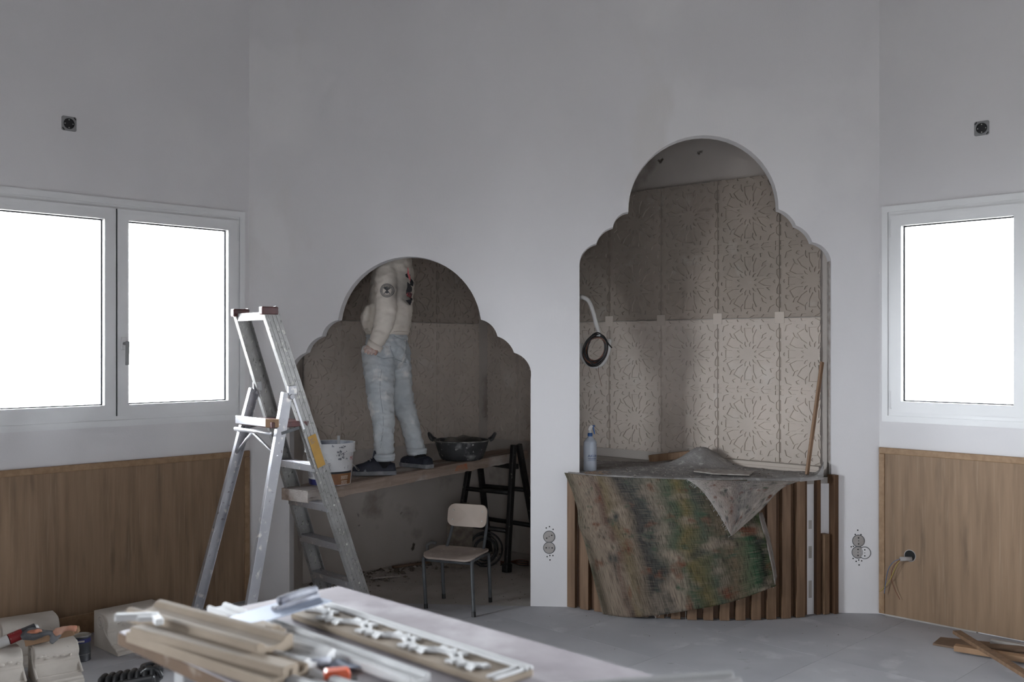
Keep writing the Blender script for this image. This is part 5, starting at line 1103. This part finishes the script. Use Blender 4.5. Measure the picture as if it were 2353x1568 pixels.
socket('wall_socket', l3, LN, LD * -1, lpx(158.5, 284.5), 'uncovered black wall socket in a grey frame high above the left window')
socket('wall_socket', r3, RN, RD, rpx(2256, 295), 'uncovered black wall socket in a grey frame high above the right window')
def cover(c, rot, lab, half=False, group='round socket covers in the far wall'):
    t = thing('socket_cover', lab, 'socket cover', m3(*c, 0), group); R3 = Matrix((MD, UP, -MN)).transposed(); RR = .0335
    obj('recess_ring', MB().lathe([(RR - .001, .0007), (RR + .0026, .0008), (RR + .0032, -.0012)], m3(*c, 0), 32, R3), m_tube, t)
    obj('cover_disc', MB().lathe([(0, .0012), (RR - .004, .0012), (RR - .0015, .0006), (RR, -.001)], m3(*c, 0), 32, R3), m_disc if not half else m_wall, t, smooth=40)
    ca, sa = math.cos(R_(rot)), math.sin(R_(rot))
    for s in (-1, 0, 1): q = (c[0] + .0175 * s * ca, c[1] + .0175 * s * sa); obj('hole', MB().lathe([(0, .0016), (.0042 if s else .0026, .0016), (.0042 if s else .0026, 0)], m3(*q, 0), 10, R3), m_dark, t)
cover(mpx(1262, 1234), 30, 'round grey socket cover, upper one on the pillar between the arches'); cover(mpx(1262, 1259.5), 0, 'round grey socket cover, lower one on the pillar between the arches')
cover(mpx(1987, 1271), 90, 'round whitish plastered-over cover at the right side of the cluster near the right wainscot', True); cover(mpx(1972.8, 1243.5), 90, 'round grey socket cover, upper one beside the right wainscot'); cover(mpx(1971.5, 1270), 90, 'round grey socket cover, lower one beside the right wainscot')
mb = MB(); R3 = Matrix((MD, UP, -MN)).transposed()
for x, y in [(1255.3, 1213.8), (1262.6, 1210.8), (1271, 1217), (1257.2, 1279.8), (1263.5, 1277.3), (1270.6, 1277.3), (1263.8, 1287.3), (1971, 1219), (1965.2, 1228.8), (1978.4, 1229), (1960.8, 1256), (1956, 1257), (1960.3, 1284), (1967.3, 1290.5), (1973.2, 1287.5), (1980, 1289.4), (1974, 1298.8)]:
    mb.lathe([(0, .0006), (.0042, .0006), (.0042, -.001)], m3(*mpx(x, y), 0), 10, R3)
o = obj('drill_hole', mb, m_dark, wall_far); o['kind'] = 'stuff'
# cable outlet in the right wainscot
oc_ = rpx(2093, 1277); R4 = Matrix((RD, UP, -RN)).transposed()
out = thing('cable_outlet', 'round cable outlet with a short conduit and three bare wires in the right wainscot', 'cable outlet', r3(*oc_, 0))
obj('outlet_ring', MB().lathe([(.030, .0125), (.034, .0135), (.0345, .0118)], r3(*oc_, 0), 28, R4), m_disc, out, smooth=True); obj('outlet_box', MB().lathe([(0, .0124), (.030, .0128)], r3(*oc_, 0), 28, R4), m_dark, out)
def rw(x, y, n): p = rpx(x, y); return r3(p[0], p[1], -n)
obj('conduit_stub', MB().tube([rw(2098, 1284, .014), rw(2088, 1283, .03), rw(2078, 1282, .055)], .0125, 14), m_disc, out, smooth=True)
obj('blue_wire', MB().tube(spline([rw(2078, 1282, .055), rw(2064, 1288, .06), rw(2052, 1305, .06), rw(2044, 1335, .05), rw(2039, 1362, .04)], 6), .0022, 6), m_wireb, out, smooth=True)
obj('yellow_wire', MB().tube(spline([rw(2078, 1282, .053), rw(2069, 1298, .055), rw(2057, 1323, .05), rw(2042, 1343, .03), rw(2025, 1359, .02)], 6), .0016, 6), m_wirey, out, smooth=True)
obj('brown_wire', MB().tube(spline([rw(2078, 1283, .055), rw(2062, 1300, .055), rw(2056, 1325, .045), rw(2062, 1352, .035), rw(2073, 1376, .03)], 6), .0018, 6), m_copper, out, smooth=True)

# ================================================================ RUBBLE AND LEFTOVERS ON THE NICHE FLOOR
mb = MB(); rr = random.Random(21)
for k in range(900):
    t = rr.uniform(LT0, LT1); s = abs(rr.gauss(0, .13)) + .02
    if rr.random() < .35: t, s = rr.uniform(LT0, -.05), abs(rr.gauss(.1, .12)) + .02
    p = nl3(t, 0, -s)
    if (p - CL).dot(MN) < .12: continue
    lump(mb, p + UP * .004, rr.choice((.003, .004, .006, .008, .012, .02)) * rr.uniform(.6, 1.2), rr, rr.choice((0, 1, 1)))
for k in range(260):
    p = V((rr.uniform(-1.3, .1), rr.uniform(5.9, 7.2), .001))
    if (p - CL).dot(MN) > .05 and (p - NL).dot(NLn) < -.05: lump(mb, p, rr.uniform(.002, .006), rr, rr.choice((0, 1)))
tag(obj('niche_rubble', mb, [m_rubble, m_rubdark], kind='stuff'), 'plaster rubble and dirt along the foot of the left niche wall', 'rubble')
mb = MB()
for k in range(150):
    p = onz(rr.uniform(1250, 2300), 1415 + abs(rr.gauss(0, 40)), FZ)
    if (p - CL).dot(MN) < -.03 and (p - CC).length > RC + .03 and (p - CR).dot(RN) < -.03: lump(mb, p, rr.uniform(.0015, .005), rr, rr.choice((0, 0, 1)))
tag(obj('floor_crumbs', mb, [m_rubble, m_rubdark], kind='stuff'), 'small pale plaster crumbs scattered over the grey floor', 'rubble')
def nfl(x, y): return onz(x, y, .012)
tag(obj('floor_batten', MB().bar(nfl(903, 1304), nfl(985, 1292), .035, .014, UP), m_gtimb, bevel=.0015), 'brown batten lying along the foot of the left niche wall', 'batten')
tag(obj('plaster_sheet_offcut', MB().bar(nfl(853, 1326), nfl(915, 1321), .10, .010, UP), m_rubble, bevel=.0015), 'pale flat plaster offcut on the niche floor beside the ladder', 'offcut')
# round cardboard drum, cable bundle behind the chair
dp = V((-.33, 7.22, 0)); tag(obj('board_offcut', MB().prism([(-.07, 0), (.09, 0), (.10, .30), (.07, .45), (-.05, .45), (-.085, .3)], V((-.375, 7.0, .004)), (1, .2, 0), V((0, .12, .99)), (-.2, 1, 0), .012), m_rubdark, bevel=.002), 'dirty board offcut leaning behind the backrest of the school chair', 'board')
cb = thing('cable_bundle', 'dark coil of cable lying under the trestle behind the school chair', 'cable bundle', V((-.17, 7.1, .004)))
for k in range(7):
    rx = rr.uniform(.07, .12); c = V((-.20 + rr.uniform(-.02, .03), 7.08 + rr.uniform(-.03, .03), .12)); tl_ = rr.uniform(-.3, .3)
    obj('cable', MB().tube([c + V((rx * math.cos(a), .25 * rx * math.sin(a) + tl_ * .05, rx * math.sin(a) * 1.0 + .0)) for a in [2 * PI * i / 28 for i in range(29)]], .0045, 6), m_cable, cb, smooth=True)
for k in range(6): p = V((-.08, 7.0, .02 + .006 * k)); obj('cable', MB().tube(spline([p, p + V((.05, -.02, .03 - .006 * k)), p + V((.14, .0 + .01 * k, .0)), p + V((.2, .05, -.012))], 5), .003, 5), m_copper if k % 2 else m_cable, cb, smooth=True)
pp = onz(989, 1288, 0); pp = V((-.61, 7.16, 0)); tag(obj('pipe_stub', MB().tube([V((-.61, 7.17, .004)), V((-.61, 7.17, .13)), V((-.58, 7.17, .15)), V((-.545, 7.16, .145))], .012, 10), m_greyp, smooth=True), 'short grey pipe stub rising from the niche floor left of the chair', 'pipe')
